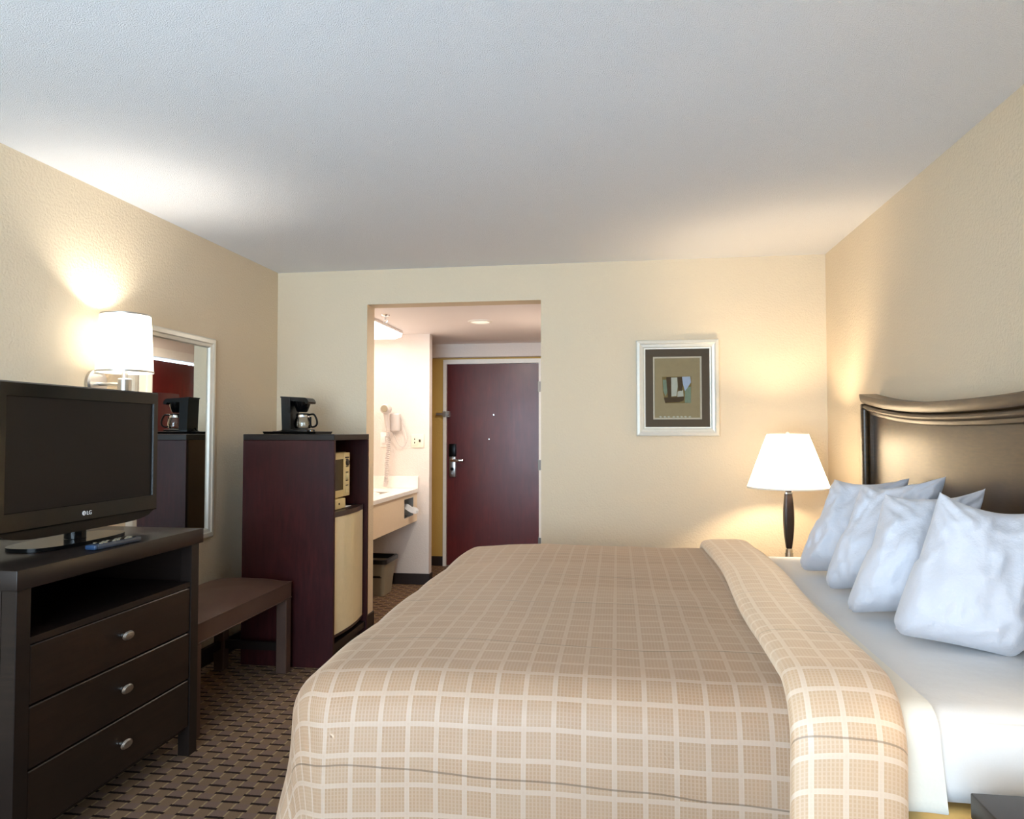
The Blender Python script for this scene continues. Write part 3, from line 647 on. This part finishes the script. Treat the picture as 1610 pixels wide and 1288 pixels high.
# ------------------------------------------------------------------ coffee maker on a tray
t = Thing('serving_tray', 'flat black tray under the coffee maker', 'tray', (-1.93, 4.13, KZ))
tr = bmesh.new(); box(tr, -2.10, -1.775, 4.02, 4.26, KZ + 0.001, KZ + 0.006)
frame = [(0.0, 0.001), (-0.006, 0.016), (-0.002, 0.017), (0.006, 0.006)]
rings = []
for ins, h in frame: rings.append([tr.verts.new((x, y, KZ + h)) for x, y in ((-2.10 + ins, 4.02 + ins), (-1.775 - ins, 4.02 + ins), (-1.775 - ins, 4.26 - ins), (-2.10 + ins, 4.26 - ins))])
for a, b in zip(rings, rings[1:]):
    for k in range(4): tr.faces.new((a[k], a[(k+1) % 4], b[(k+1) % 4], b[k]))
t.part('dish', tr, 'black_plastic')
cz, cx0, cy = KZ + 0.006, -2.015, 4.13
t = Thing('coffee_maker', 'small black drip coffee maker on the cabinet', 'coffee maker', (-1.94, cy, cz))
t.part('base', B(cx0, cx0 + 0.165, cy - 0.06, cy + 0.06, cz + 0.001, cz + 0.024, bev=0.006, seg=2), 'black_plastic')
t.part('water_tower', PR([(cx0 - 0.004, cz + 0.218), (cx0 + 0.004, cz + 0.02), (cx0 + 0.060, cz + 0.02), (cx0 + 0.056, cz + 0.218)], 'y', cy - 0.058, cy + 0.058), 'black_plastic')
ld = bmesh.new(); prism(ld, [(cx0 - 0.010, cz + 0.216), (cx0 - 0.010, cz + 0.224), (cx0 + 0.10, cz + 0.218), (cx0 + 0.15, cz + 0.215), (cx0 + 0.163, cz + 0.206), (cx0 + 0.170, cz + 0.192), (cx0 + 0.168, cz + 0.180), (cx0 + 0.150, cz + 0.178), (cx0 + 0.145, cz + 0.190), (cx0 + 0.06, cz + 0.195)], 'y', cy - 0.055, cy + 0.055)
t.part('lid', ld, 'black_plastic')
t.part('filter_basket', L([(0.026, cz + 0.128), (0.034, cz + 0.135), (0.048, cz + 0.175), (0.052, cz + 0.197)], cx0 + 0.107, cy, seg=28), 'black_gloss')
ca = t.part('carafe', L([(0.040, 0.026), (0.048, 0.034), (0.052, 0.055), (0.048, 0.082), (0.040, 0.102), (0.038, 0.110)], cx0 + 0.112, cy, seg=32, z0=cz), 'carafe_glass', label='clear glass carafe')
t.part('metal_band', L([(0.0415, 0.098), (0.0405, 0.104), (0.040, 0.112)], cx0 + 0.112, cy, seg=32, z0=cz, caps=False), 'chrome', ca)
t.part('carafe_lid', L([(0.041, 0.112), (0.040, 0.120), (0.012, 0.124)], cx0 + 0.112, cy, seg=28, z0=cz), 'black_plastic', ca)
t.part('carafe_handle', T(smooth_path([(cx0 + 0.150, cy - 0.005, cz + 0.112), (cx0 + 0.185, cy - 0.01, cz + 0.114), (cx0 + 0.205, cy - 0.012, cz + 0.085), (cx0 + 0.207, cy - 0.012, cz + 0.055), (cx0 + 0.190, cy - 0.01, cz + 0.040), (cx0 + 0.166, cy - 0.006, cz + 0.045), (cx0 + 0.163, cy - 0.006, cz + 0.10)]), 0.006, 10), 'black_plastic', ca)
t.part('warming_plate', L([(0.046, 0.024), (0.044, 0.0265)], cx0 + 0.112, cy, seg=28, z0=cz), 'nickel')
t.part('power_switch', B(cx0 + 0.165, cx0 + 0.169, cy - 0.012, cy + 0.012, cz + 0.008, cz + 0.018), 'chrome')
t.part('power_cord', T(smooth_path([(cx0, cy + 0.02, cz + 0.03), (cx0 - 0.03, cy, cz + 0.012), (cx0 - 0.06, cy - 0.03, cz + 0.008), (cx0 - 0.05, cy - 0.06, cz + 0.008), (cx0 - 0.01, cy - 0.075, cz + 0.006)]), 0.005, 8), 'black_plastic')

# ------------------------------------------------------------------ framed picture
qx0, qx1, qz0, qz1, qy = 0.121, 0.637, 1.306, 1.920, BY
t = Thing('framed_picture', 'silver framed abstract print on the back wall', 'picture', ((qx0 + qx1) / 2, qy, qz0))
def frame_ring_y(bm, planey, x0, x1, z0, z1, prof):
    rings = []
    for ins, h in prof: rings.append([bm.verts.new((x, planey - h, z)) for x, z in ((x0 + ins, z0 + ins), (x1 - ins, z0 + ins), (x1 - ins, z1 - ins), (x0 + ins, z1 - ins))])
    for a, b in zip(rings, rings[1:]):
        for k in range(4): bm.faces.new((a[k], a[(k+1) % 4], b[(k+1) % 4], b[k]))
    bmesh.ops.recalc_face_normals(bm, faces=bm.faces[:]); return bm
t.part('frame', frame_ring_y(bmesh.new(), qy, qx0, qx1, qz0, qz1, [(0, 0.001), (0, 0.022), (0.006, 0.030), (0.022, 0.034), (0.030, 0.028), (0.044, 0.024), (0.05, 0.016), (0.058, 0.015), (0.058, 0.001)]), 'silver_frame', sharp=15)
ma = t.part('mat_board', frame_ring_y(bmesh.new(), qy, qx0 + 0.05, qx1 - 0.05, qz0 + 0.05, qz1 - 0.05, [(0, 0.004), (0, 0.011), (0.058, 0.011), (0.058, 0.004)]), 'mat_brown', label='brown mat board')
t.part('inner_mat', frame_ring_y(bmesh.new(), qy, qx0 + 0.107, qx1 - 0.107, qz0 + 0.107, qz1 - 0.107, [(0, 0.004), (0, 0.0115), (0.009, 0.0115), (0.011, 0.007), (0.011, 0.004)]), 'mat_bevel', ma)
pa = t.part('print', B(qx0 + 0.115, qx1 - 0.115, qy - 0.006, qy - 0.004, qz0 + 0.115, qz1 - 0.115), 'art_paper', label='tan paper print')
def patch(pts, mat, h=0.0066):
    """flat painted patch; pts in pixels of a 1073x1288 view of the print"""
    pl = [(qx0 + (x - 62) / (1018 - 62) * (qx1 - qx0), qz1 - (y - 108) / (1200 - 108) * (qz1 - qz0)) for x, y in pts]
    t.part('painted_patch', PR(pl, 'y', qy - h, qy - 0.005), mat, pa)
patch([(365, 525), (700, 525), (703, 600), (695, 825), (400, 828), (372, 700)], 'art_ochre', 0.0064)
patch([(412, 528), (470, 528), (470, 760), (430, 760)], 'art_brown', 0.0068)
patch([(470, 535), (540, 535), (545, 640), (530, 745), (472, 750)], 'art_cream', 0.0068)
patch([(540, 528), (596, 528), (606, 620), (590, 690), (548, 680), (548, 600)], 'art_brown', 0.0070)
patch([(596, 528), (690, 526), (698, 590), (660, 650), (628, 690), (606, 610)], 'art_lilac', 0.0068)
patch([(628, 690), (662, 648), (697, 640), (695, 825), (625, 822)], 'art_green', 0.0068)
patch([(545, 695), (606, 680), (612, 750), (540, 756)], 'art_cream', 0.0068)
patch([(382, 762), (620, 752), (612, 798), (560, 815), (400, 822)], 'art_brown', 0.0070)
patch([(372, 560), (412, 560), (425, 700), (405, 750), (380, 690)], 'art_green', 0.0066)
for k in range(8):
    x = 330 + k * 48 + random.uniform(-6, 6); patch([(x, 978 + random.uniform(-4, 4)), (x + 22, 972), (x + 38, 984), (x + 14, 990)], 'art_ink', 0.0066)
t.part('glass', B(qx0 + 0.05, qx1 - 0.05, qy - 0.0145, qy - 0.0125, qz0 + 0.05, qz1 - 0.05), 'pane_glass')

# ------------------------------------------------------------------ bed
MX0, MX1, MY0, MY1 = -0.74, 1.19, 1.70, 3.77      # mattress footprint
MT, MB_ = 0.715, 0.505
t = Thing('bed_base', 'tan upholstered box base under the mattress', 'bed base', (0.2, 2.7, 0))
t.part('box', B(MX0 + 0.03, MX1, MY0 + 0.03, MY1 - 0.03, 0.14, MB_ - 0.012, bev=0.02, seg=3), 'box_fabric')
for xx in (MX0 + 0.12, MX1 - 0.12):
    for yy in (MY0 + 0.14, MY1 - 0.14): t.part('leg', L([(0.025, 0), (0.03, 0.14)], xx, yy, seg=16), 'black_plastic')
def grid_obj(fn, nu, nv, uv=None):
    bm = bmesh.new(); lay = bm.loops.layers.uv.new('UVMap'); g = [[None] * (nv + 1) for _ in range(nu + 1)]; U = {}
    for i in range(nu + 1):
        for j in range(nv + 1):
            p, q = fn(i / nu, j / nv); v = bm.verts.new(p); g[i][j] = v; U[v] = q
    for i in range(nu):
        for j in range(nv):
            f = bm.faces.new((g[i][j], g[i+1][j], g[i+1][j+1], g[i][j+1]))
            for lp in f.loops: lp[lay].uv = U[lp.vert]
    return bm
def rounded_box(x0, x1, y0, y1, z0, z1, r, cuts=40):
    bm = bmesh.new(); bmesh.ops.create_cube(bm, size=2.0); bmesh.ops.subdivide_edges(bm, edges=bm.edges[:], cuts=cuts, use_grid_fill=True)
    cc = Vector(((x0 + x1) / 2, (y0 + y1) / 2, (z0 + z1) / 2)); hf = Vector(((x1 - x0) / 2, (y1 - y0) / 2, (z1 - z0) / 2))
    for v in bm.verts:
        p = Vector([math.sin(max(-1, min(1, c)) * math.pi / 2) * h for c, h in zip(v.co, hf)])
        q = Vector([max(-(h - r), min(h - r, c)) for c, h in zip(p, hf)]); d_ = p - q
        v.co = cc + q + (d_.normalized() * r if d_.length > 1e-9 else d_)
    return bm
mb = rounded_box(MX0, MX1, MY0, MY1, MB_, MT, 0.06)
for v in mb.verts:
    x, y, z = v.co
    if y < MY0 + 0.06 and z < MT - 0.02: v.co.y -= 0.010 * noise.noise(Vector((x * 6, z * 9 + x * 5, 2))) + 0.012 * math.sin((z - MB_) / (MT - MB_) * math.pi)
    if z > MT - 0.02: v.co.z += 0.006 * noise.noise(Vector((x * 3, y * 3, 0)))
single('sheeted_mattress', mb, 'sheet_cotton', 'thick mattress in a white fitted sheet on the bed', 'mattress', sharp=60)
# draping helper: cloth lying over the bed; s along the bed (x), w across (y arc), lift above the mattress
def drape(px, a, hang, lift, rad, y0, y1, flare=0.0):
    """a: signed arc length across measured from the bed's middle; returns (y, z)"""
    ym = (y0 + y1) / 2; half = (y1 - y0) / 2; s = abs(a); sg = 1 if a > 0 else -1
    flat = half - rad; q = rad * math.pi / 2
    if s <= flat: yy, zz = s, lift
    elif s <= flat + q:
        th = (s - flat) / rad; yy, zz = flat + rad * math.sin(th), lift - rad * (1 - math.cos(th))
    else:
        dd = s - flat - q; yy, zz = half + flare * dd, lift - rad - dd
    return ym + sg * yy, zz
# flat sheet showing beside the comforter
def fs_top(u, v, off):
    x = 0.50 + 0.185 * u; a = (v - 0.5) * 2.0 * 1.245
    y, z = drape(x, a, 0, MT + 0.010 + off, 0.06 + off, MY0 - 0.022 - off, MY1 + 0.014 + off)
    k = max(0.0, MT - 0.05 - z)
    return Vector((x + 0.12 * k * (u - 0.2), y - 0.05 * k * math.sin(u * 5 + 1), z))
bm = bmesh.new(); nu, nv = 10, 120; gs = []
for off in (0.004, 0.0):
    gs.append([[bm.verts.new(fs_top(i / nu, j / nv, off)) for j in range(nv + 1)] for i in range(nu + 1)])
for k, g in enumerate(gs):
    for i in range(nu):
        for j in range(nv):
            q = (g[i][j], g[i+1][j], g[i+1][j+1], g[i][j+1]); bm.faces.new(q if k == 0 else q[::-1])
a_, b_ = gs
for i in range(nu):
    for j in (0, nv): bm.faces.new((a_[i][j], a_[i+1][j], b_[i+1][j], b_[i][j]))
for j in range(nv):
    for i in (0, nu): bm.faces.new((a_[i][j], a_[i][j+1], b_[i][j+1], b_[i][j]))
bmesh.ops.recalc_face_normals(bm, faces=bm.faces[:])
single('flat_sheet', bm, 'flat_sheet_cotton', 'cream-white flat sheet edge showing beside the folded comforter', 'sheet', sharp=60)
# comforter: rounded drape over the foot end and both sides
CT = MT + 0.04; RAD = 0.13; HANG = 0.52
cX0, cX1, cY0, cY1 = MX0 - 0.09, 0.50, MY0 - 0.045, MY1 + 0.035
def comf(u, v):
    ul = (cX1 - cX0) - RAD + RAD * math.pi / 2 + HANG         # arc length from head edge over the foot
    vl = (cY1 - cY0) + 2 * (RAD * math.pi / 2 - RAD) + 2 * HANG
    a = u * ul; b = (v - 0.5) * vl                             # a from the head edge toward the foot
    fa = (cX1 - cX0) - RAD; fb = (cY1 - cY0) / 2 - RAD
    oa = max(0.0, a - fa); ob = max(0.0, abs(b) - fb); sg = 1 if b > 0 else -1
    x = cX1 - min(a, fa); y = (cY0 + cY1) / 2 + sg * min(abs(b), fb); z = CT
    d_ = (oa ** 4 + ob ** 4) ** 0.25
    if d_ > 1e-6:
        e = math.hypot(oa, ob); dx, dy = -oa / e, sg * ob / e; q = RAD * math.pi / 2
        if d_ < q: th = d_ / RAD; r_, h = RAD * math.sin(th), RAD * (1 - math.cos(th))
        else: r_, h = RAD + 0.10 * (d_ - q), RAD + (d_ - q)
        corner = min(oa, ob) / max(e, 1e-6)
        fold = 0.020 * min(1, max(0, (d_ - q) / 0.2)) * (math.sin(b * 11 + 1) * (1 if oa < ob else 0.3) + math.sin(a * 12) * (1 if oa > ob else 0.3)) * 0.6
        r_ += fold
        x += dx * r_; y += dy * r_; z -= h
    z += 0.007 * noise.noise(Vector((x * 2.3, y * 2.3, 0))) + 0.003 * noise.noise(Vector((x * 7, y * 7, 3)))
    # quilted channels puff a little between the stitches
    z += 0.008 * (abs(math.sin(math.pi * b / 0.47)) ** 0.5 - 0.7) * (1 if ob < 0.05 else 0)
    # crown: the middle of the top lies a touch higher, the foot edge sags
    if oa < 1e-6: z -= 0.03 * max(0, (a - fa + 0.35) / 0.35) ** 2 * 0.6
    else: z -= 0.018
    return Vector((x, y, max(z, 0.05))), (x if False else -a + 3.0, b + 3.0)
t = Thing('comforter', 'tan plaid quilted comforter covering the bed, folded back at the pillows', 'comforter', (0, 2.7, 0.2))
bm = grid_obj(comf, 120, 190); bmesh.ops.solidify(bm, geom=bm.faces[:], thickness=0.012)
t.part('quilt_panel', bm, 'comforter', sharp=70)
# folded-back cuff: a padded band lying over the comforter's head edge, running down both sides
def cuff(u, v):
    # v runs across the bed; u runs round the band's closed section
    b = (v - 0.5) * 2 * 1.52; half = (cY1 - cY0) / 2 + 0.022
    sgn = 1 if b > 0 else -1
    wob = 0.012 * math.sin(b * 2.1 + 0.6) + 0.006 * math.sin(b * 5.0)
    th = 2 * math.pi * u; cw, chh = 0.118, 0.030
    c, s_ = math.cos(th), math.sin(th)
    px = cw * (abs(c) ** 0.55) * (1 if c > 0 else -1); ph = chh * (abs(s_) ** 0.7) * (1 if s_ > 0 else -1) * (1 + 0.25 * noise.noise(Vector((px * 8, b * 4, 7))))
    x = 0.515 + wob + px + 0.055 * (b / 1.5) * (-1 if False else 1) * 0.5
    y, z = drape(x, b, 0, CT + 0.012 + ph, RAD + 0.01 + ph, cY0 - 0.02 - ph, cY1 + 0.02 + ph, flare=0.09)
    return Vector((x, y, max(z, 0.03))), (px * (1 if s_ >= 0 else -1) + 0.5 + (0.0), b + 3.0)
bm = grid_obj(cuff, 40, 150)
bmesh.ops.remove_doubles(bm, verts=bm.verts[:], dist=1e-5)
t.part('folded_cuff', bm, 'comforter', sharp=70)

# pillows leaning on the headboard
def pillow(A, Bp, Cc, thick, seed):
    """A far top corner, Bp near top corner, Cc far bottom corner"""
    A, Bp, Cc = Vector(A), Vector(Bp), Vector(Cc); U = Bp - A; V = Cc - A; N = U.cross(V).normalized()
    if N.x > 0: N = -N
    mid_ = A + U / 2 + V / 2; bm = bmesh.new(); n = 48; sides = []
    for sg in (1, -1):
        g = []
        for i in range(n + 1):
            row = []
            for j in range(n + 1):
                u, v = 2 * i / n - 1, 2 * j / n - 1
                # ease the samples to the rim
                u, v = math.sin(u * math.pi / 2), math.sin(v * math.pi / 2)
                top = max(0.0, -v); bot = max(0.0, v)
                pu = u * (1 - 0.07 * (1 - v * v) * u * u * (1 if v < 0 else 0.2) + 0.16 * bot * (1 - bot * 0.5))
                pv = v * (1 - (0.17 if v < 0 else 0.03) * (1 - u * u) * v * v)
                pv -= 0.04 * top ** 3 * abs(u) ** 5
                tip = 1 - (0.075 if v > 0 else 0.04) * math.exp(-((1 - abs(u)) ** 2 + (1 - abs(v)) ** 2) * 60); pu *= tip; pv *= tip
                e = max(0.0, (1 - abs(u) ** 2.8)) ** 0.5 * max(0.0, (1 - abs(v) ** 2.8)) ** 0.5
                sag = 1 + 0.30 * v          # filling settles to the bottom
                q3 = Vector((u * 2.0 + seed * 3.1, v * 1.6, seed)); rd_ = 1 - 2 * abs(noise.noise(q3 * 1.5 + Vector((u * v, 0, 0))))
                rd2 = 1 - 2 * abs(noise.noise(Vector((u * 4.5 + v * 2.5, v * 3.0 - u * 1.5 + seed, seed * 2.7))))
                wr = 0.020 * noise.noise(q3) + 0.011 * rd_ + 0.007 * rd2
                cornr = math.exp(-((1 - abs(u)) ** 2 + (1 + v) ** 2) * 3)
                crease = 0.012 * math.sin((abs(u) + v * 1.3) * 17 + seed * 2) * cornr
                h = sg * thick * e * sag + (wr + crease) * min(1, e * 1.6)
                p = mid_ + U * (pu / 2) + V * (pv / 2) + N * h + N * 0.035 * noise.noise(Vector((u * 1.2, v * 1.2, seed + 9))) * (1 - bot)
                row.append(bm.verts.new(p))
            g.append(row)
        sides.append(g)
        for i in range(n):
            for j in range(n):
                q = (g[i][j], g[i+1][j], g[i+1][j+1], g[i][j+1]); bm.faces.new(q if sg > 0 else q[::-1])
    bmesh.ops.remove_doubles(bm, verts=bm.verts[:], dist=2e-4); bmesh.ops.recalc_face_normals(bm, faces=bm.faces[:]); return bm
PIL = [((0.94, 3.33, 1.125), (1.205, 3.18, 1.145), (0.775, 3.24, 0.735), 0.105, 'white cotton pillow at the lamp end of the headboard'),
       ((0.94, 2.97, 1.125), (1.205, 2.835, 1.165), (0.78, 2.87, 0.735), 0.105, 'second white pillow from the table lamp'),
       ((0.90, 2.60, 1.125), (1.205, 2.55, 1.15), (0.745, 2.50, 0.735), 0.105, 'third white pillow from the lamp, behind the largest pillow'),
       ((0.93, 2.27, 1.155), (1.228, 2.21, 1.115), (0.79, 2.225, 0.745), 0.105, 'nearest and largest white pillow by the bedside')]
for k, (a, b, c, th, lb) in enumerate(PIL):
    single('pillow', pillow(a, b, c, th, k + 1.3), 'pillow_cotton', lb, 'pillow', 'pillows along the headboard', sharp=80)

# headboard
hy0, hy1 = 1.63, 3.765; hyc = (hy0 + hy1) / 2; hh = (hy1 - hy0) / 2
def ztop(y): 
    u = abs((y - hyc) / hh); return 1.447 + 0.074 * u ** 2.4
t = Thing('headboard', 'dark brown wooden headboard with scooped moulded top rail', 'headboard', (RX - 0.05, hyc, 0))
def curve_slab(x0, x1, off_top, zlow, ya, yb, n=48):
    poly = [(ya, zlow), (yb, zlow)] + [(yb + (ya - yb) * k / n, ztop(yb + (ya - yb) * k / n) - off_top) for k in range(n + 1)]
    return PR(poly, 'x', x0, x1)
t.part('panel', curve_slab(RX - 0.05, RX - 0.012, 0.03, 0.30, hy0 + 0.02, hy1 - 0.02), 'headboard_wood', sharp=40)
def sweep(prof, ya, yb, n=60):
    """prof: (depth out of the wall, drop below the top line)"""
    bm = bmesh.new(); rows = []
    for k in range(n + 1):
        y = ya + (yb - ya) * k / n; rows.append([bm.verts.new((RX - d_, y, ztop(y) - dz)) for d_, dz in prof])
    m = len(prof)
    for a, b in zip(rows, rows[1:]):
        for i in range(m): bm.faces.new((a[i], a[(i+1) % m], b[(i+1) % m], b[i]))
    bm.faces.new(rows[0]); bm.faces.new(rows[-1][::-1]); bmesh.ops.recalc_face_normals(bm, faces=bm.faces[:]); return bm
bead = [(0.070 + 0.017 * math.sin(a), 0.062 - 0.014 * math.cos(a)) for a in [math.pi * k / 8 for k in range(9)]]
t.part('top_rail', sweep([(0.012, 0.0), (0.092, 0.0), (0.094, 0.004), (0.093, 0.016), (0.089, 0.034), (0.083, 0.042), (0.076, 0.045)] + bead + [(0.070, 0.080), (0.066, 0.090), (0.060, 0.094), (0.012, 0.094)], hy0, hy1), 'headboard_wood', sharp=25)
for ya, sg in ((hy1, -1), (hy0, 1)):
    st = bmesh.new(); zz = ztop(ya) - 0.05
    box(st, RX - 0.09, RX - 0.012, min(ya, ya + sg * 0.02), max(ya, ya + sg * 0.02), 0.0, zz, bev=0.003)
    lathe(st, [(0.016, 0.0), (0.016, zz - 0.3)], RX - 0.082, ya + sg * 0.037, seg=16, z0=0.27)
    box(st, RX - 0.066, RX - 0.012, min(ya + sg * 0.02, ya + sg * 0.066), max(ya + sg * 0.02, ya + sg * 0.066), 0.27, zz)
    t.part('side_stile', st, 'headboard_wood')

# ------------------------------------------------------------------ nightstands and table lamp
def nightstand(x0, x1, y0, y1, z1, label):
    t = Thing('nightstand', label, 'nightstand', ((x0 + x1) / 2, (y0 + y1) / 2, 0), 'nightstands beside the bed')
    t.part('top', B(x0, x1, y0, y1, z1 - 0.05, z1, bev=0.003, seg=2), 'espresso')
    t.part('body', B(x0 + 0.015, x1 - 0.005, y0 + 0.012, y1 - 0.012, 0.10, z1 - 0.05), 'espresso')
    for xx in (x0 + 0.015, x1 - 0.055):
        for yy in (y0 + 0.012, y1 - 0.052): t.part('leg', B(xx, xx + 0.04, yy, yy + 0.04, 0, 0.10), 'espresso')
    dr = t.part('drawer', B(x0 + 0.002, x0 + 0.015, y0 + 0.03, y1 - 0.03, z1 - 0.23, z1 - 0.07, bev=0.002), 'espresso_drawer')
    kb = L([(0.006, 0), (0.006, -0.014), (0.014, -0.02), (0.012, -0.03), (0.004, -0.032)], (y0 + y1) / 2, z1 - 0.15, seg=18, axis='x', z0=x0 + 0.002); t.part('knob', kb, 'nickel', dr)
nightstand(0.685, RX - 0.016, 1.03, 1.547, 0.62, 'dark wood nightstand at the near bedside corner')
nightstand(0.70, RX - 0.016, 3.93, 4.47, 0.56, 'dark wood nightstand under the table lamp')
def table_lamp(lx, ly, lz, label, watts, ped):
    t = Thing('table_lamp', label, 'lamp', (lx, ly, lz), 'matching bedside lamps')
    t.part('foot', L([(0.075, 0.0), (0.075, 0.008), (0.06, 0.014), (0.024, 0.022), (0.022, 0.055 + ped)], lx, ly, seg=36, z0=lz + 0.001), 'nickel')
    t.part('collar', L([(0.018, 0.056 + ped), (0.018, 0.076 + ped), (0.013, 0.080 + ped)], lx, ly, seg=24, z0=lz), 'nickel')
    def sq(bm, prof, rot=0.0, sx=1.0):
        rings = []
        for r, z in prof:
            ring = []
            for k in range(32):
                a = 2 * math.pi * k / 32; c, s_ = math.cos(a), math.sin(a); f = 1 / (abs(c) ** 6 + abs(s_) ** 6) ** (1 / 6)
                ring.append(bm.verts.new((lx + r * c * f, ly + r * s_ * f, z)))
            rings.append(ring)
        for a, b in zip(rings, rings[1:]):
            for k in range(32): bm.faces.new((a[k], a[(k+1) % 32], b[(k+1) % 32], b[k]))
        bm.faces.new(rings[0][::-1]); bm.faces.new(rings[-1]); return bm
    zb0, zb1 = lz + 0.082 + ped, lz + 0.385 + ped; zs = lz + ped - 0.60
    t.part('body', sq(bmesh.new(), [(0.011 + 0.0165 * math.sin(math.pi * (0.06 + 0.8 * k / 24)) ** 0.9, zb0 + (zb1 - zb0) * k / 24) for k in range(25)]), 'espresso', label='dark spindle-shaped wooden body')
    t.part('band', sq(bmesh.new(), [(0.021, zb1 + 0.001), (0.021, zb1 + 0.010)]), 'nickel'); t.part('cap', sq(bmesh.new(), [(0.014, zb1 + 0.011), (0.022, zb1 + 0.026)]), 'espresso')
    t.part('stem', L([(0.008, 0), (0.008, 0.30)], lx, ly, seg=14, z0=zb1 + 0.026), 'nickel')
    sh = t.part('shade', L([(0.221, (zs + 1.020)), (0.110, (zs + 1.322))], lx, ly, seg=56, caps=False), 'lamp_shade_cloth')
    t.part('rim', L([(0.2205, (zs + 1.018)), (0.2225, (zs + 1.018)), (0.2215, (zs + 1.026)), (0.2185, (zs + 1.026))], lx, ly, seg=56, caps=False), 'white_trim', sh); t.part('rim', L([(0.1095, (zs + 1.318)), (0.1115, (zs + 1.318)), (0.1110, (zs + 1.324)), (0.1090, (zs + 1.324))], lx, ly, seg=56, caps=False), 'white_trim', sh)
    sp = bmesh.new()
    for k in range(3): a = 2 * math.pi * k / 3; tube(sp, [(lx, ly, (zs + 1.312)), (lx + 0.109 * math.cos(a), ly + 0.109 * math.sin(a), (zs + 1.316))], 0.0022, 6)
    t.part('spider', sp, 'nickel', sh)
    t.part('finial', L([(0.006, 0), (0.011, 0.006), (0.011, 0.014), (0.004, 0.022)], lx, ly, seg=16, z0=(zs + 1.312)), 'white_trim')
    t.part('bulb', L([(0.014, (zs + 1.10)), (0.018, (zs + 1.13)), (0.03, (zs + 1.17)), (0.03, (zs + 1.19)), (0.018, (zs + 1.215)), (0.004, (zs + 1.222))], lx + 0.045, ly, seg=20), 'bulb_glow')
    t.part('socket_arm', T([(lx, ly, (zs + 1.085)), (lx + 0.045, ly, (zs + 1.088)), (lx + 0.045, ly, (zs + 1.102))], 0.010, 10), 'nickel')
    lamp('table_lamp_light', (lx - 0.02, ly - 0.03, zs + 1.20), watts, (1.0, 0.78, 0.52))
table_lamp(0.948, 4.20, 0.56, 'lit table lamp with white cone shade beyond the bed', 19, 0.04)
table_lamp(1.00, 1.25, 0.62, 'matching lit table lamp on the near nightstand', 4.5, 0.0)
# fluorescent fixture's light, plus fill added at the unlit-looking downlight to brighten the hall
def area(name, loc, sx, sy, watts, color, rot=(0, 0, 0)):
    ld = bpy.data.lights.new(name, 'AREA'); ld.shape = 'RECTANGLE'; ld.size = sx; ld.size_y = sy; ld.energy = watts; ld.color = color
    lo = bpy.data.objects.new(name, ld); lo.location = loc; lo.rotation_euler = rot; C.objects.link(lo)
area('fluorescent_light_output', (-2.14, 5.41, HZ - 0.075), 0.5, 0.95, 2.6, (1.0, 0.95, 0.93))
area('hall_fill_light', (-1.063, 5.486, HZ - 0.014), 0.13, 0.13, 9, (1.0, 0.88, 0.74))
